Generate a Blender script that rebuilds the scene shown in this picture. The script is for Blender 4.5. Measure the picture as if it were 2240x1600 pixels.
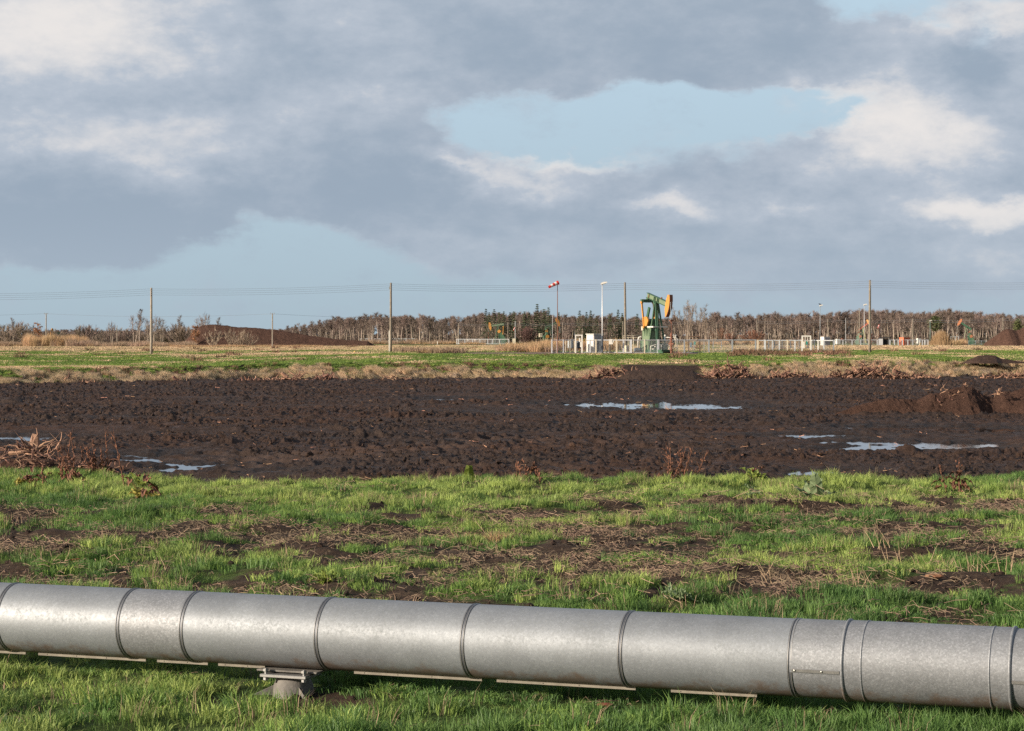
import bpy, math, random
import numpy as np
from mathutils import Vector
from math import radians as R, sin, cos, pi, atan2, sqrt

for o in list(bpy.data.objects):
    bpy.data.objects.remove(o)
S = bpy.context.scene
COL = S.collection
F = 4800.0            # focal length in photograph pixels (photograph 2240 x 1600)
EYE, HOR, CX = 2.0, 742.0, 1120.0

# ---------------------------------------------------------------- camera
cam_d = bpy.data.cameras.new('camera')
cam = bpy.data.objects.new('camera', cam_d); COL.objects.link(cam)
cam.location = (0, 0, EYE); cam.rotation_euler = (R(90), 0, 0)
cam_d.sensor_width = 36.0; cam_d.lens = 36.0 * F / 2240.0
cam_d.shift_y = -(800 - HOR) / 2240.0
cam_d.clip_start = 0.5; cam_d.clip_end = 9000
S.camera = cam

# ---------------------------------------------------------------- exposure
S.view_settings.view_transform = 'Standard'; S.view_settings.look = 'None'
S.view_settings.gamma = 1.0; S.view_settings.use_curve_mapping = False
S.view_settings.exposure = 0.50
S.cycles.max_bounces = 5; S.cycles.diffuse_bounces = 2; S.cycles.glossy_bounces = 3
S.cycles.transmission_bounces = 3; S.cycles.transparent_max_bounces = 6; S.cycles.volume_bounces = 0
S.cycles.use_denoising = False
S.cycles.caustics_reflective = False; S.cycles.caustics_refractive = False

# ---------------------------------------------------------------- sun
SUN_EL, SUN_AZ = R(17.0), R(27.0)     # from the left, this much towards the camera side
sd = Vector((-cos(SUN_AZ) * cos(SUN_EL), -sin(SUN_AZ) * cos(SUN_EL), sin(SUN_EL)))
sl = bpy.data.lights.new('sun', 'SUN'); sl.energy = 5.0; sl.angle = R(0.5); sl.color = (1.0, 0.86, 0.70)
so = bpy.data.objects.new('sun', sl); COL.objects.link(so)
so.rotation_euler = sd.to_track_quat('Z', 'Y').to_euler()

# ---------------------------------------------------------------- world: sky and clouds
W = bpy.data.worlds.new('World'); S.world = W; W.use_nodes = True
W.cycles.sampling_method = 'MANUAL'; W.cycles.sample_map_resolution = 512
nt = W.node_tree; N = nt.nodes; L = nt.links; N.clear()
def nd(t, **k):
    n = N.new(t)
    for a, b in k.items(): setattr(n, a, b)
    return n
def put(sock, v):
    if isinstance(v, bpy.types.NodeSocket): L.new(v, sock)
    else: sock.default_value = v
def m(op, a, b=0.0, c=0.0, clamp=False):
    n = nd('ShaderNodeMath', operation=op); n.use_clamp = clamp
    put(n.inputs[0], a); put(n.inputs[1], b)
    if op in ('MULTIPLY_ADD', 'SMOOTH_MIN', 'SMOOTH_MAX', 'COMPARE'): put(n.inputs[2], c)
    return n.outputs[0]
def vm(op, a, b=(0, 0, 0), c=(0, 0, 0)):
    n = nd('ShaderNodeVectorMath', operation=op)
    put(n.inputs[0], a); put(n.inputs[1], b)
    if op == 'MULTIPLY_ADD': put(n.inputs[2], c)
    return n.outputs['Value'] if op == 'DOT_PRODUCT' else n.outputs[0]
def rng(v, a, b, c=0.0, d=1.0, smooth=True):
    n = nd('ShaderNodeMapRange', interpolation_type='SMOOTHSTEP' if smooth else 'LINEAR')
    put(n.inputs[0], v); n.inputs[1].default_value = a; n.inputs[2].default_value = b
    n.inputs[3].default_value = c; n.inputs[4].default_value = d
    return n.outputs[0]
def noise(vec, scale, detail=6.0, rough=0.55, off=(0, 0, 0), col=False):
    n = nd('ShaderNodeTexNoise'); v = vm('ADD', vec, off)
    L.new(v, n.inputs['Vector']); n.inputs['Scale'].default_value = scale
    n.inputs['Detail'].default_value = detail; n.inputs['Roughness'].default_value = rough
    return n.outputs['Color'] if col else n.outputs[0]
def mixc(f, a, b):
    n = nd('ShaderNodeMix', data_type='RGBA'); put(n.inputs[0], f); put(n.inputs[6], a); put(n.inputs[7], b)
    return n.outputs[2]
tc = nd('ShaderNodeTexCoord'); dirv = vm('NORMALIZE', tc.outputs['Generated'])
sx = nd('ShaderNodeSeparateXYZ'); L.new(dirv, sx.inputs[0])
az = m('MULTIPLY', m('ARCTAN2', sx.outputs[0], sx.outputs[1]), F / 1000)   # azimuth, thousand pixels
el = m('MULTIPLY', m('ARCSINE', sx.outputs[2]), F / 1000)                  # elevation, same unit
cb = nd('ShaderNodeCombineXYZ'); L.new(az, cb.inputs[0]); L.new(el, cb.inputs[1])
P = cb.outputs[0]
sc3 = vm('MULTIPLY', dirv, (4.8, 4.8, 9.0))      # noise space, flattened like clouds near the horizon
w1 = vm('SUBTRACT', noise(sc3, 3.2, 7, 0.6, (3, 1, 7), True), (0.5, 0.5, 0.5))
w2 = vm('SUBTRACT', noise(sc3, 11.0, 5, 0.6, (8, 5, 2), True), (0.5, 0.5, 0.5))
Pw = vm('ADD', vm('MULTIPLY_ADD', w1, (0.36, 0.20, 0), P), vm('MULTIPLY', w2, (0.07, 0.045, 0)))
def blobs(pt, lst, base):
    acc = base
    for (px, py, rx, ry, w) in lst:
        cx, cy = (px - CX) / 1000, (HOR - py) / 1000; ix, iy = 1000 / rx, 1000 / ry
        q = vm('MULTIPLY_ADD', pt, (ix, iy, 0), (-cx * ix, -cy * iy, 0))
        g = m('POWER', 0.42, vm('DOT_PRODUCT', q, q))
        acc = m('MULTIPLY_ADD', g, w, acc)
    return acc
# where cloud is (positive) and where clear sky shows through (negative): photograph px, py, radius x, radius y, weight
cover = blobs(Pw, [
    (100, 250, 520, 300, 0.9), (620, 300, 480, 190, 0.9), (230, 500, 330, 95, 0.7), (900, 60, 700, 190, 1.0),
    (1450, 60, 480, 130, 0.9), (2000, 300, 360, 180, 0.9), (2150, 120, 330, 130, 0.5), (1500, 520, 700, 130, 0.7),
    (1150, 400, 230, 70, 0.45), (960, 440, 160, 60, 0.5), (1000, 540, 150, 50, 0.55), (1000, 500, 260, 40, 0.3), (2100, 560, 400, 120, 0.5),
    (1330, 255, 330, 62, -1.35), (1640, 225, 260, 55, -0.95), (1040, 305, 130, 42, -0.95), (1800, 265, 90, 36, -0.6), (620, 545, 230, 60, -1.1), (80, 640, 400, 50, -0.9),
    (1980, 10, 260, 50, -0.75), (520, 640, 500, 60, -0.6), (2120, 110, 60, 40, -0.5), (1560, 35, 70, 40, -0.2), (500, 240, 60, 30, -0.2)], 0.10)
n1 = noise(sc3, 2.4, 9, 0.63, (1.7, 4.1, 0.3))
n2 = noise(sc3, 8.0, 7, 0.6, (5.2, 0.4, 9.3))
dens = m('MULTIPLY_ADD', m('SUBTRACT', n1, 0.5), 1.25, cover)
dens = m('MULTIPLY_ADD', m('SUBTRACT', n2, 0.5), 0.85, dens)
far = rng(el, 0.85, 2.2)                                  # above the frame: broken cloud all round
behind = rng(m('ABSOLUTE', az), 1.3, 2.2)
gen = m('MAXIMUM', far, behind)
dgen = rng(n1, 0.36, 0.62)
dvis = rng(dens, 0.0, 0.72)
dmix = m('ADD', m('MULTIPLY', dvis, m('SUBTRACT', 1.0, gen)), m('MULTIPLY', dgen, gen), clamp=True)
# how bright the cloud is
lit = blobs(Pw, [
    (150, 90, 260, 110, 0.60), (820, 100, 160, 60, 0.16), (700, 20, 260, 60, 0.12), (300, 300, 240, 50, 0.18), (60, 290, 190, 60, 0.2), (400, 360, 170, 60, 0.25), (860, 215, 130, 40, 0.22),
    (1980, 310, 150, 85, 0.60), (2180, 70, 220, 50, 0.45), (2150, 470, 190, 34, 0.75), (1480, 450, 100, 26, 0.45), (1210, 400, 130, 40, 0.40),
    (1030, 372, 110, 22, 0.4), (1250, 335, 150, 20, 0.4), (1500, 315, 120, 16, 0.3), (1050, 550, 240, 36, 0.15), (2200, 560, 160, 40, 0.3), (1830, 230, 130, 60, 0.4), (1720, 450, 60, 22, 0.3),
    (560, 270, 130, 60, 0.1), (650, 410, 420, 60, -0.24), (240, 525, 300, 62, -0.40), (130, 430, 200, 40, -0.10), (800, 60, 200, 60, -0.05),
    (1300, 120, 420, 60, -0.14), (1600, 120, 200, 40, -0.08), (1100, 450, 260, 40, -0.12), (2110, 130, 70, 50, -0.5), (330, 240, 160, 60, -0.06)], 0.30)
n3 = noise(sc3, 4.6, 8, 0.6, (9.1, 2.2, 4.4))
lit = m('MULTIPLY_ADD', m('SUBTRACT', n3, 0.5), 0.85, lit)
lit = m('MULTIPLY_ADD', m('SUBTRACT', noise(sc3, 13.0, 6, 0.62, (2.1, 6.2, 1.4)), 0.5), 0.42, lit)
edge = m('MULTIPLY', m('MULTIPLY', dmix, m('SUBTRACT', 1.0, dmix)), 0.4)
lit = m('ADD', lit, edge)
litf = rng(lit, 0.0, 1.0)
c1 = mixc(rng(litf, 0.0, 0.5, smooth=False), (0.275, 0.340, 0.420, 1), (0.400, 0.450, 0.520, 1))
c2 = mixc(rng(litf, 0.5, 1.0, smooth=False), c1, (0.69, 0.665, 0.65, 1))
# clear air between the clouds
clear = mixc(rng(el, 0.0, 0.62, smooth=False), (0.335, 0.425, 0.485, 1), (0.415, 0.545, 0.645, 1))
# clouds near the horizon fade into the air
lowf = rng(el, 0.0, 0.34, 0.75, 0.0)
c3 = mixc(lowf, c2, (0.350, 0.420, 0.490, 1))
veil = m('MULTIPLY', rng(noise(sc3, 5.5, 8, 0.68, (4.4, 8.1, 2.7)), 0.46, 0.78), 0.55)
vis = mixc(m('MAXIMUM', dmix, veil), clear, c3)
sky = nd('ShaderNodeTexSky', sky_type='NISHITA'); sky.sun_disc = False
sky.sun_elevation = SUN_EL; sky.sun_rotation = atan2(sd.x, sd.y); sky.air_density = 1.0; sky.dust_density = 1.5
skys = nd('ShaderNodeVectorMath', operation='SCALE'); L.new(sky.outputs[0], skys.inputs[0]); skys.inputs[3].default_value = 0.08
high = mixc(m('MULTIPLY', dmix, 0.72), skys.outputs[0], (0.44, 0.46, 0.52, 1))
fin = mixc(gen, vis, high)
out_col = mixc(rng(el, -0.08, -0.02), (0.10, 0.09, 0.07, 1), fin)
bg = nd('ShaderNodeBackground')
L.new(out_col, bg.inputs[0]); bg.inputs[1].default_value = 0.84
wo = nd('ShaderNodeOutputWorld'); L.new(bg.outputs[0], wo.inputs[0])

# ================================================================ helpers
rnd = random.Random(7)
rs = np.random.RandomState(11)
def _h(ix, iy, s):
    n = (ix.astype(np.int64) * 374761393 + iy.astype(np.int64) * 668265263 + s * 1274126177) & 0xffffffff
    n = ((n ^ (n >> 13)) * 1274126177) & 0xffffffff
    n = ((n ^ (n >> 16)) * 2246822519) & 0xffffffff
    return ((n ^ (n >> 15)) & 0xffffff) / float(0xffffff)
def vn(x, y, s=0):
    x = np.asarray(x, float); y = np.asarray(y, float)
    x, y = np.broadcast_arrays(x, y)
    xi = np.floor(x); yi = np.floor(y); fx = x - xi; fy = y - yi
    fx = fx * fx * (3 - 2 * fx); fy = fy * fy * (3 - 2 * fy)
    a = _h(xi, yi, s); b = _h(xi + 1, yi, s); c = _h(xi, yi + 1, s); d = _h(xi + 1, yi + 1, s)
    return (a * (1 - fx) + b * fx) * (1 - fy) + (c * (1 - fx) + d * fx) * fy
def fbm(x, y, o=4, s=0, g=0.5):
    t = 0; a = 1; w = 0
    for k in range(o):
        ca, sa = cos(k * 0.9), sin(k * 0.9); f = 2.03 ** k
        t = t + a * vn((x * ca - y * sa) * f + 17 * k, (x * sa + y * ca) * f, s + k * 31); w += a; a *= g
    return t / w
def sst(v, a, b):
    t = np.clip((v - a) / (b - a), 0, 1); return t * t * (3 - 2 * t)
def ip(x, pts):
    return np.interp(x, [p[0] for p in pts], [p[1] for p in pts])

def at(px, py, Y):
    """the place that the photograph's pixel shows at depth Y"""
    return Vector(((px - CX) * Y / F, Y, EYE - (py - HOR) * Y / F))
def wx(px, Y): return (px - CX) * Y / F

# -------- materials
def mat(name, col, rough=0.7, metal=0.0, var=0.0, vscale=3.0, bump=0.0, bscale=20.0, col2=None, transl=0.0, spec=0.5, objvar=0.0, space='Object'):
    M = bpy.data.materials.new(name); M.use_nodes = True
    t = M.node_tree; ns = t.nodes; ln = t.links
    b = ns['Principled BSDF']; b.inputs['Roughness'].default_value = rough; b.inputs['Metallic'].default_value = metal
    b.inputs['Specular IOR Level'].default_value = spec
    c4 = (*col, 1); b.inputs['Base Color'].default_value = c4
    co = ns.new('ShaderNodeTexCoord'); vec = co.outputs['Object']
    if space == 'World':
        g = ns.new('ShaderNodeNewGeometry'); vec = g.outputs['Position']
    csock = None
    if var > 0 or col2:
        no = ns.new('ShaderNodeTexNoise'); no.inputs['Scale'].default_value = vscale; no.inputs['Detail'].default_value = 5
        no.inputs['Roughness'].default_value = 0.65; ln.new(vec, no.inputs['Vector'])
        mx = ns.new('ShaderNodeMix'); mx.data_type = 'RGBA'
        mr = ns.new('ShaderNodeMapRange'); mr.inputs[1].default_value = 0.33; mr.inputs[2].default_value = 0.67
        ln.new(no.outputs[0], mr.inputs[0]); ln.new(mr.outputs[0], mx.inputs[0])
        if col2: mx.inputs[6].default_value = c4; mx.inputs[7].default_value = (*col2, 1)
        else:
            mx.inputs[6].default_value = (*[v * (1 - var) for v in col], 1); mx.inputs[7].default_value = (*[min(1, v * (1 + var)) for v in col], 1)
        csock = mx.outputs[2]; ln.new(csock, b.inputs['Base Color'])
    if objvar > 0:
        oi = ns.new('ShaderNodeObjectInfo'); hs = ns.new('ShaderNodeHueSaturation')
        m1 = ns.new('ShaderNodeMapRange'); m1.inputs[3].default_value = 1 - objvar; m1.inputs[4].default_value = 1 + objvar
        ln.new(oi.outputs['Random'], m1.inputs[0]); ln.new(m1.outputs[0], hs.inputs['Value'])
        if csock: ln.new(csock, hs.inputs['Color'])
        else: hs.inputs['Color'].default_value = c4
        m2 = ns.new('ShaderNodeMapRange'); m2.inputs[3].default_value = 0.5 + objvar * 0.05; m2.inputs[4].default_value = 0.5 - objvar * 0.05
        ln.new(oi.outputs['Random'], m2.inputs[0]); ln.new(m2.outputs[0], hs.inputs['Hue'])
        csock = hs.outputs[0]; ln.new(csock, b.inputs['Base Color'])
    if bump > 0:
        nb = ns.new('ShaderNodeTexNoise'); nb.inputs['Scale'].default_value = bscale; nb.inputs['Detail'].default_value = 6
        ln.new(vec, nb.inputs['Vector']); bp = ns.new('ShaderNodeBump'); bp.inputs['Strength'].default_value = 1.0
        bp.inputs['Distance'].default_value = bump; ln.new(nb.outputs[0], bp.inputs['Height']); ln.new(bp.outputs[0], b.inputs['Normal'])
    if transl > 0:
        tr = ns.new('ShaderNodeBsdfTranslucent'); ms = ns.new('ShaderNodeMixShader'); ms.inputs[0].default_value = transl
        if csock: ln.new(csock, tr.inputs[0])
        else: tr.inputs[0].default_value = c4
        ln.new(b.outputs[0], ms.inputs[1]); ln.new(tr.outputs[0], ms.inputs[2])
        ln.new(ms.outputs[0], ns['Material Output'].inputs[0])
    return M

# -------- mesh builder
class MB:
    def __init__(s): s.v = []; s.f = []
    def face(s, pts):
        k = len(s.v); s.v += [tuple(p) for p in pts]; s.f.append(tuple(range(k, k + len(pts))))
    def box(s, c, d, rz=0.0, bev=0.0, ry=0.0, rx=0.0):
        from mathutils import Euler
        e = Euler((rx, ry, rz)).to_matrix(); c = Vector(c); hx, hy, hz = d[0] / 2, d[1] / 2, d[2] / 2
        k = len(s.v)
        if bev <= 0:
            for z in (-hz, hz):
                for x, y in ((-hx, -hy), (hx, -hy), (hx, hy), (-hx, hy)): s.v.append(tuple(c + e @ Vector((x, y, z))))
            s.f += [tuple(k + i for i in q) for q in ((3, 2, 1, 0), (4, 5, 6, 7), (0, 1, 5, 4), (1, 2, 6, 5), (2, 3, 7, 6), (3, 0, 4, 7))]
        else:
            b = bev; ring = [(-hx + b, -hy), (hx - b, -hy), (hx, -hy + b), (hx, hy - b), (hx - b, hy), (-hx + b, hy), (-hx, hy - b), (-hx, -hy + b)]
            sh = lambda p: (p[0] * (1 - b / hx), p[1] * (1 - b / hy))
            lv = [(-hz, True), (-hz + b, False), (hz - b, False), (hz, True)]
            for z, inn in lv:
                for p in ring:
                    q = sh(p) if inn else p
                    s.v.append(tuple(c + e @ Vector((q[0], q[1], z))))
            s.f.append(tuple(k + 7 - i for i in range(8))); s.f.append(tuple(k + 24 + i for i in range(8)))
            for l in range(3):
                for i in range(8):
                    j = (i + 1) % 8; s.f.append((k + l * 8 + i, k + l * 8 + j, k + l * 8 + 8 + j, k + l * 8 + 8 + i))
        return s
    def tube(s, pts, r, n=8, cap=True):
        pts = [Vector(p) for p in pts]
        if not hasattr(r, '__len__'): r = [r] * len(pts)
        k = len(s.v); up = None
        for i, p in enumerate(pts):
            d = (pts[min(i + 1, len(pts) - 1)] - pts[max(i - 1, 0)]).normalized()
            if up is None: up = Vector((0, 0, 1)) if abs(d.z) < 0.9 else Vector((1, 0, 0))
            a = d.cross(up).normalized(); b2 = a.cross(d).normalized(); up = b2
            for j in range(n):
                t = 2 * pi * j / n; s.v.append(tuple(p + a * (cos(t) * r[i]) + b2 * (sin(t) * r[i])))
        for i in range(len(pts) - 1):
            for j in range(n):
                q = (j + 1) % n; s.f.append((k + i * n + j, k + i * n + q, k + (i + 1) * n + q, k + (i + 1) * n + j))
        if cap:
            s.f.append(tuple(k + n - 1 - j for j in range(n))); e = k + (len(pts) - 1) * n; s.f.append(tuple(e + j for j in range(n)))
        return s
    def bar(s, a, b, w, h=None):
        """rectangular bar from a to b"""
        a = Vector(a); b = Vector(b); h = h or w; d = (b - a).normalized()
        up = Vector((0, 0, 1)) if abs(d.z) < 0.95 else Vector((0, 1, 0))
        x = d.cross(up).normalized() * (w / 2); y = x.cross(d).normalized() * (h / 2); k = len(s.v)
        for p in (a, b):
            for q in (-x - y, x - y, x + y, -x + y): s.v.append(tuple(p + q))
        s.f += [tuple(k + i for i in q) for q in ((3, 2, 1, 0), (4, 5, 6, 7), (0, 1, 5, 4), (1, 2, 6, 5), (2, 3, 7, 6), (3, 0, 4, 7))]
        return s
    def prism(s, prof, fr, ex):
        """outline prof (list of (a,b)) mapped by fr(a,b)->Vector, thickened by vector ex both ways"""
        n = len(prof); k = len(s.v); ex = Vector(ex)
        for sg in (-1, 1):
            for p in prof: s.v.append(tuple(Vector(fr(*p)) + ex * sg))
        s.f.append(tuple(k + i for i in range(n))); s.f.append(tuple(k + 2 * n - 1 - i for i in range(n)))
        for i in range(n):
            j = (i + 1) % n; s.f.append((k + i, k + n + i, k + n + j, k + j))
        return s
    def ball(s, c, r, sc=(1, 1, 1), nu=10, nv=7, jit=0.0, rr=None):
        c = Vector(c); k = len(s.v)
        for i in range(1, nv):
            for j in range(nu):
                a = pi * i / nv; b = 2 * pi * j / nu; q = r * (1 + (rr.uniform(-jit, jit) if rr else 0))
                s.v.append((c.x + sc[0] * q * sin(a) * cos(b), c.y + sc[1] * q * sin(a) * sin(b), c.z + sc[2] * q * cos(a)))
        s.v.append((c.x, c.y, c.z + sc[2] * r)); s.v.append((c.x, c.y, c.z - sc[2] * r))
        t = len(s.v) - 2
        for i in range(nv - 2):
            for j in range(nu):
                q = (j + 1) % nu; s.f.append((k + i * nu + j, k + (i + 1) * nu + j, k + (i + 1) * nu + q, k + i * nu + q))
        for j in range(nu):
            q = (j + 1) % nu; s.f.append((t, k + j, k + q)); s.f.append((t + 1, k + (nv - 2) * nu + q, k + (nv - 2) * nu + j))
        return s
    def mesh(s, name, smooth=False):
        me = bpy.data.meshes.new(name); me.from_pydata(s.v, [], s.f); me.update()
        if smooth:
            me.polygons.foreach_set('use_smooth', [True] * len(me.polygons))
        return me
    def build(s, name, M, parent=None, smooth=False, link=True):
        me = s.mesh(name, smooth); me.materials.append(M)
        o = bpy.data.objects.new(name, me)
        if link: COL.objects.link(o)
        if parent: o.parent = parent
        return o
def smooth_angle(o, deg=40):
    me = o.data; me.polygons.foreach_set('use_smooth', [True] * len(me.polygons))
    me.set_sharp_from_angle(angle=R(deg))
def tag(o, label=None, cat=None, group=None, kind=None):
    if label: o['label'] = label
    if cat: o['category'] = cat
    if group: o['group'] = group
    if kind: o['kind'] = kind
    return o
def empty(name, loc=(0, 0, 0), rz=0.0):
    o = bpy.data.objects.new(name, None); COL.objects.link(o); o.location = loc; o.rotation_euler = (0, 0, rz)
    o.empty_display_size = 0.3; return o
def copy_tree(o, parent=None):
    c = o.copy(); COL.objects.link(c); c.parent = parent
    if 'label' in c: del c['label']
    for ch in o.children: copy_tree(ch, c)
    return c
def grid_mesh(name, X, Y, Z, M, kind='structure', label=None, cat=None, attrs=None, colattr=None, smooth=True):
    """X,Y,Z: 2-D arrays (rows, cols)"""
    nr, nc = X.shape; v = np.stack([X, Y, Z], -1).reshape(-1, 3).astype(np.float32)
    i = np.arange(nr - 1)[:, None] * nc + np.arange(nc - 1)[None, :]
    f = np.stack([i, i + 1, i + nc + 1, i + nc], -1).reshape(-1, 4)
    me = bpy.data.meshes.new(name); me.vertices.add(len(v)); me.vertices.foreach_set('co', v.ravel())
    me.loops.add(f.size); me.loops.foreach_set('vertex_index', f.ravel().astype(np.int32))
    me.polygons.add(len(f)); me.polygons.foreach_set('loop_start', (np.arange(len(f)) * 4).astype(np.int32))
    me.update(calc_edges=True)
    me.polygons.foreach_set('use_smooth', np.full(len(f), smooth))
    for k, a in (attrs or {}).items():
        at_ = me.attributes.new(k, 'FLOAT', 'POINT'); at_.data.foreach_set('value', a.ravel().astype(np.float32))
    if colattr is not None:
        at_ = me.color_attributes.new('ground_col', 'FLOAT_COLOR', 'POINT')
        c = np.concatenate([colattr.reshape(-1, 3), np.ones((len(v), 1))], 1).astype(np.float32)
        at_.data.foreach_set('color', c.ravel())
    me.materials.append(M); me.validate()
    o = bpy.data.objects.new(name, me); COL.objects.link(o)
    if kind: o['kind'] = kind
    if label: o['label'] = label
    if cat: o['category'] = cat
    return o

# -------- scattered stuff: one object whose geometry nodes set small meshes on its points
def scatter(name, sources, pts, rot, scl, idx, label, cat):
    col = bpy.data.collections.new(name + '_sources')
    for s_ in sources: col.objects.link(s_)
    n = len(pts); me = bpy.data.meshes.new(name); me.vertices.add(n)
    me.vertices.foreach_set('co', np.asarray(pts, np.float32).ravel())
    a = me.attributes.new('rot', 'FLOAT_VECTOR', 'POINT'); a.data.foreach_set('vector', np.asarray(rot, np.float32).ravel())
    a = me.attributes.new('scl', 'FLOAT_VECTOR', 'POINT'); a.data.foreach_set('vector', np.asarray(scl, np.float32).ravel())
    a = me.attributes.new('idx', 'INT', 'POINT'); a.data.foreach_set('value', np.asarray(idx, np.int32))
    o = bpy.data.objects.new(name, me); COL.objects.link(o)
    g = bpy.data.node_groups.new(name, 'GeometryNodeTree')
    g.interface.new_socket('Geometry', in_out='INPUT', socket_type='NodeSocketGeometry')
    g.interface.new_socket('Geometry', in_out='OUTPUT', socket_type='NodeSocketGeometry')
    gi = g.nodes.new('NodeGroupInput'); go = g.nodes.new('NodeGroupOutput')
    ci = g.nodes.new('GeometryNodeCollectionInfo'); ci.inputs['Collection'].default_value = col
    ci.inputs['Separate Children'].default_value = True; ci.inputs['Reset Children'].default_value = True
    io = g.nodes.new('GeometryNodeInstanceOnPoints'); io.inputs['Pick Instance'].default_value = True
    def na(nm, ty):
        q = g.nodes.new('GeometryNodeInputNamedAttribute'); q.data_type = ty; q.inputs['Name'].default_value = nm
        return [s_ for s_ in q.outputs if s_.enabled and s_.name == 'Attribute'][0]
    g.links.new(gi.outputs[0], io.inputs['Points']); g.links.new(ci.outputs[0], io.inputs['Instance'])
    g.links.new(na('idx', 'INT'), io.inputs['Instance Index'])
    g.links.new(na('rot', 'FLOAT_VECTOR'), io.inputs['Rotation']); g.links.new(na('scl', 'FLOAT_VECTOR'), io.inputs['Scale'])
    g.links.new(io.outputs[0], go.inputs[0])
    md = o.modifiers.new('scatter', 'NODES'); md.node_group = g
    return tag(o, label, cat, kind='stuff')
def blades(name, n, rad, h0, h1, w, lean, M, seed, curl=0.5, spread=1.0, ldir=None):
    """a tuft of n bent grass blades"""
    q = random.Random(seed); b = MB()
    for i in range(n):
        a = q.uniform(0, 2 * pi); r = rad * sqrt(q.random()) * spread; x, y = r * cos(a), r * sin(a)
        h = q.uniform(h0, h1); d = a + q.gauss(0, .7) if ldir is None else ldir + q.gauss(0, 0.6)
        ln = lean * q.uniform(0.2, 1.3) * h * (1 if ldir is not None else .45 + .9 * r / rad); ux, uy = cos(d), sin(d)
        t = q.uniform(0, pi); wx_, wy_ = cos(t) * w / 2, sin(t) * w / 2
        p0 = (x, y, -0.02); p1 = (x + ux * ln * 0.35, y + uy * ln * 0.35, h * 0.6); c = 1 - curl * q.random() * 0.5
        p2 = (x + ux * ln, y + uy * ln, h * c); k = len(b.v)
        b.v += [(p0[0] - wx_, p0[1] - wy_, p0[2]), (p0[0] + wx_, p0[1] + wy_, p0[2]),
                (p1[0] + wx_ * .8, p1[1] + wy_ * .8, p1[2]), (p1[0] - wx_ * .8, p1[1] - wy_ * .8, p1[2]), p2]
        b.f += [(k, k + 1, k + 2, k + 3), (k + 3, k + 2, k + 4)]
    return b.build(name, M, link=False)

# ================================================================ the ground
def y_edge(x):
    """far edge of the near grass, as depth"""
    y = np.full(np.shape(x), 31.0)
    for _ in range(3):
        px = CX + F * np.asarray(x) / y
        py = ip(px, [(-900, 1036), (0, 1036), (250, 1046), (520, 1058), (760, 1054), (1000, 1057), (1250, 1051), (1500, 1055), (1700, 1062), (1900, 1060), (2080, 1056), (2240, 1050), (3200, 1046)])
        y = EYE * F / (py - HOR)
    return y
def z_near(x, y):
    x = np.asarray(x, float); y = np.asarray(y, float)
    z = 0.17 * (fbm(x / 2.1, y / 1.3, 3, 5) - 0.5) + 0.07 * (fbm(x / 0.42, y / 0.42, 3, 9) - 0.5)
    z = z + 0.045 * (np.abs(fbm(x / .9, y / .5, 3, 15) - 0.5) * 2)
    pit = sst(np.abs(y - 12.0 + 0.37 * x), 0.5, 1.6)      # flatter strip along the pipe
    z = z + .11 * (fbm(x / .42, y / .42, 2, 55) - .5)
    z = z * (0.35 + 0.65 * pit) - 0.045 * np.exp(-((x + 1.30) / 0.6) ** 2 - ((y - 12.2) / 0.4) ** 2)
    ye = y_edge(x) + 0.5 * (fbm(x / 1.3, x * 0 + 3, 3, 8) - 0.5)
    t = sst(y - ye, 0.0, 1.6)
    return z * (1 - t) - 1.06 * t + 0.10 * t * (1 - t) * 4 * (fbm(x / .5, y / .5, 2, 3) - 0.5)
def g_mask(x, y):
    """1 = grass, 0 = bare peat and straw"""
    x = np.asarray(x, float); y = np.asarray(y, float)
    n = fbm(x / 1.3, y / 1.25, 3, 21, 0.5) * .52 + fbm(x / .40, y / .40, 3, 23, .6) * .48
    thr = ip(y, [(9, .26), (13, .28), (14.5, .25), (16.2, .38), (17.2, .50), (20, .525), (23, .525), (24.5, .495), (26, .45), (28, .36), (33, .30)])
    thr = thr + 0.05 * sst(x / y, 0.02, 0.2) + 0.10 * np.exp(-((x - 5.6) / 1.8) ** 2 - ((y - 26.5) / 1.6) ** 2)
    thr = thr + 0.45 * np.exp(-((x + 1.30) / 0.55) ** 4 - ((y - 12.25) / 0.35) ** 4) + .12 * np.exp(-((x + 1.0) / 1.1) ** 2 - ((y - 12.2) / 0.4) ** 2) + 0.17 * np.exp(-((x - 2.2) / 1.5) ** 2 - ((y - 10.75) / 0.5) ** 2)
    return sst(n, thr - 0.035, thr + 0.035)

def node_ground(name):
    M = bpy.data.materials.new(name); M.use_nodes = True; t = M.node_tree
    return M, t, t.nodes, t.links, t.nodes['Principled BSDF']
def nz(t, vec, scale, det=6, rough=0.6, stretch=None):
    ns, ln = t.nodes, t.links
    n = ns.new('ShaderNodeTexNoise'); n.inputs['Scale'].default_value = scale; n.inputs['Detail'].default_value = det; n.inputs['Roughness'].default_value = rough
    if stretch:
        mp = ns.new('ShaderNodeMapping'); mp.inputs['Scale'].default_value = stretch; ln.new(vec, mp.inputs['Vector']); vec = mp.outputs[0]
    ln.new(vec, n.inputs['Vector']); return n.outputs[0]
def ramp(t, f, stops):
    r = t.nodes.new('ShaderNodeValToRGB'); t.links.new(f, r.inputs[0]); e = r.color_ramp.elements
    while len(e) > 1: e.remove(e[-1])
    e[0].position = stops[0][0]; e[0].color = (*stops[0][1], 1)
    for p, c in stops[1:]:
        q = e.new(p); q.color = (*c, 1)
    return r.outputs[0]
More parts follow.
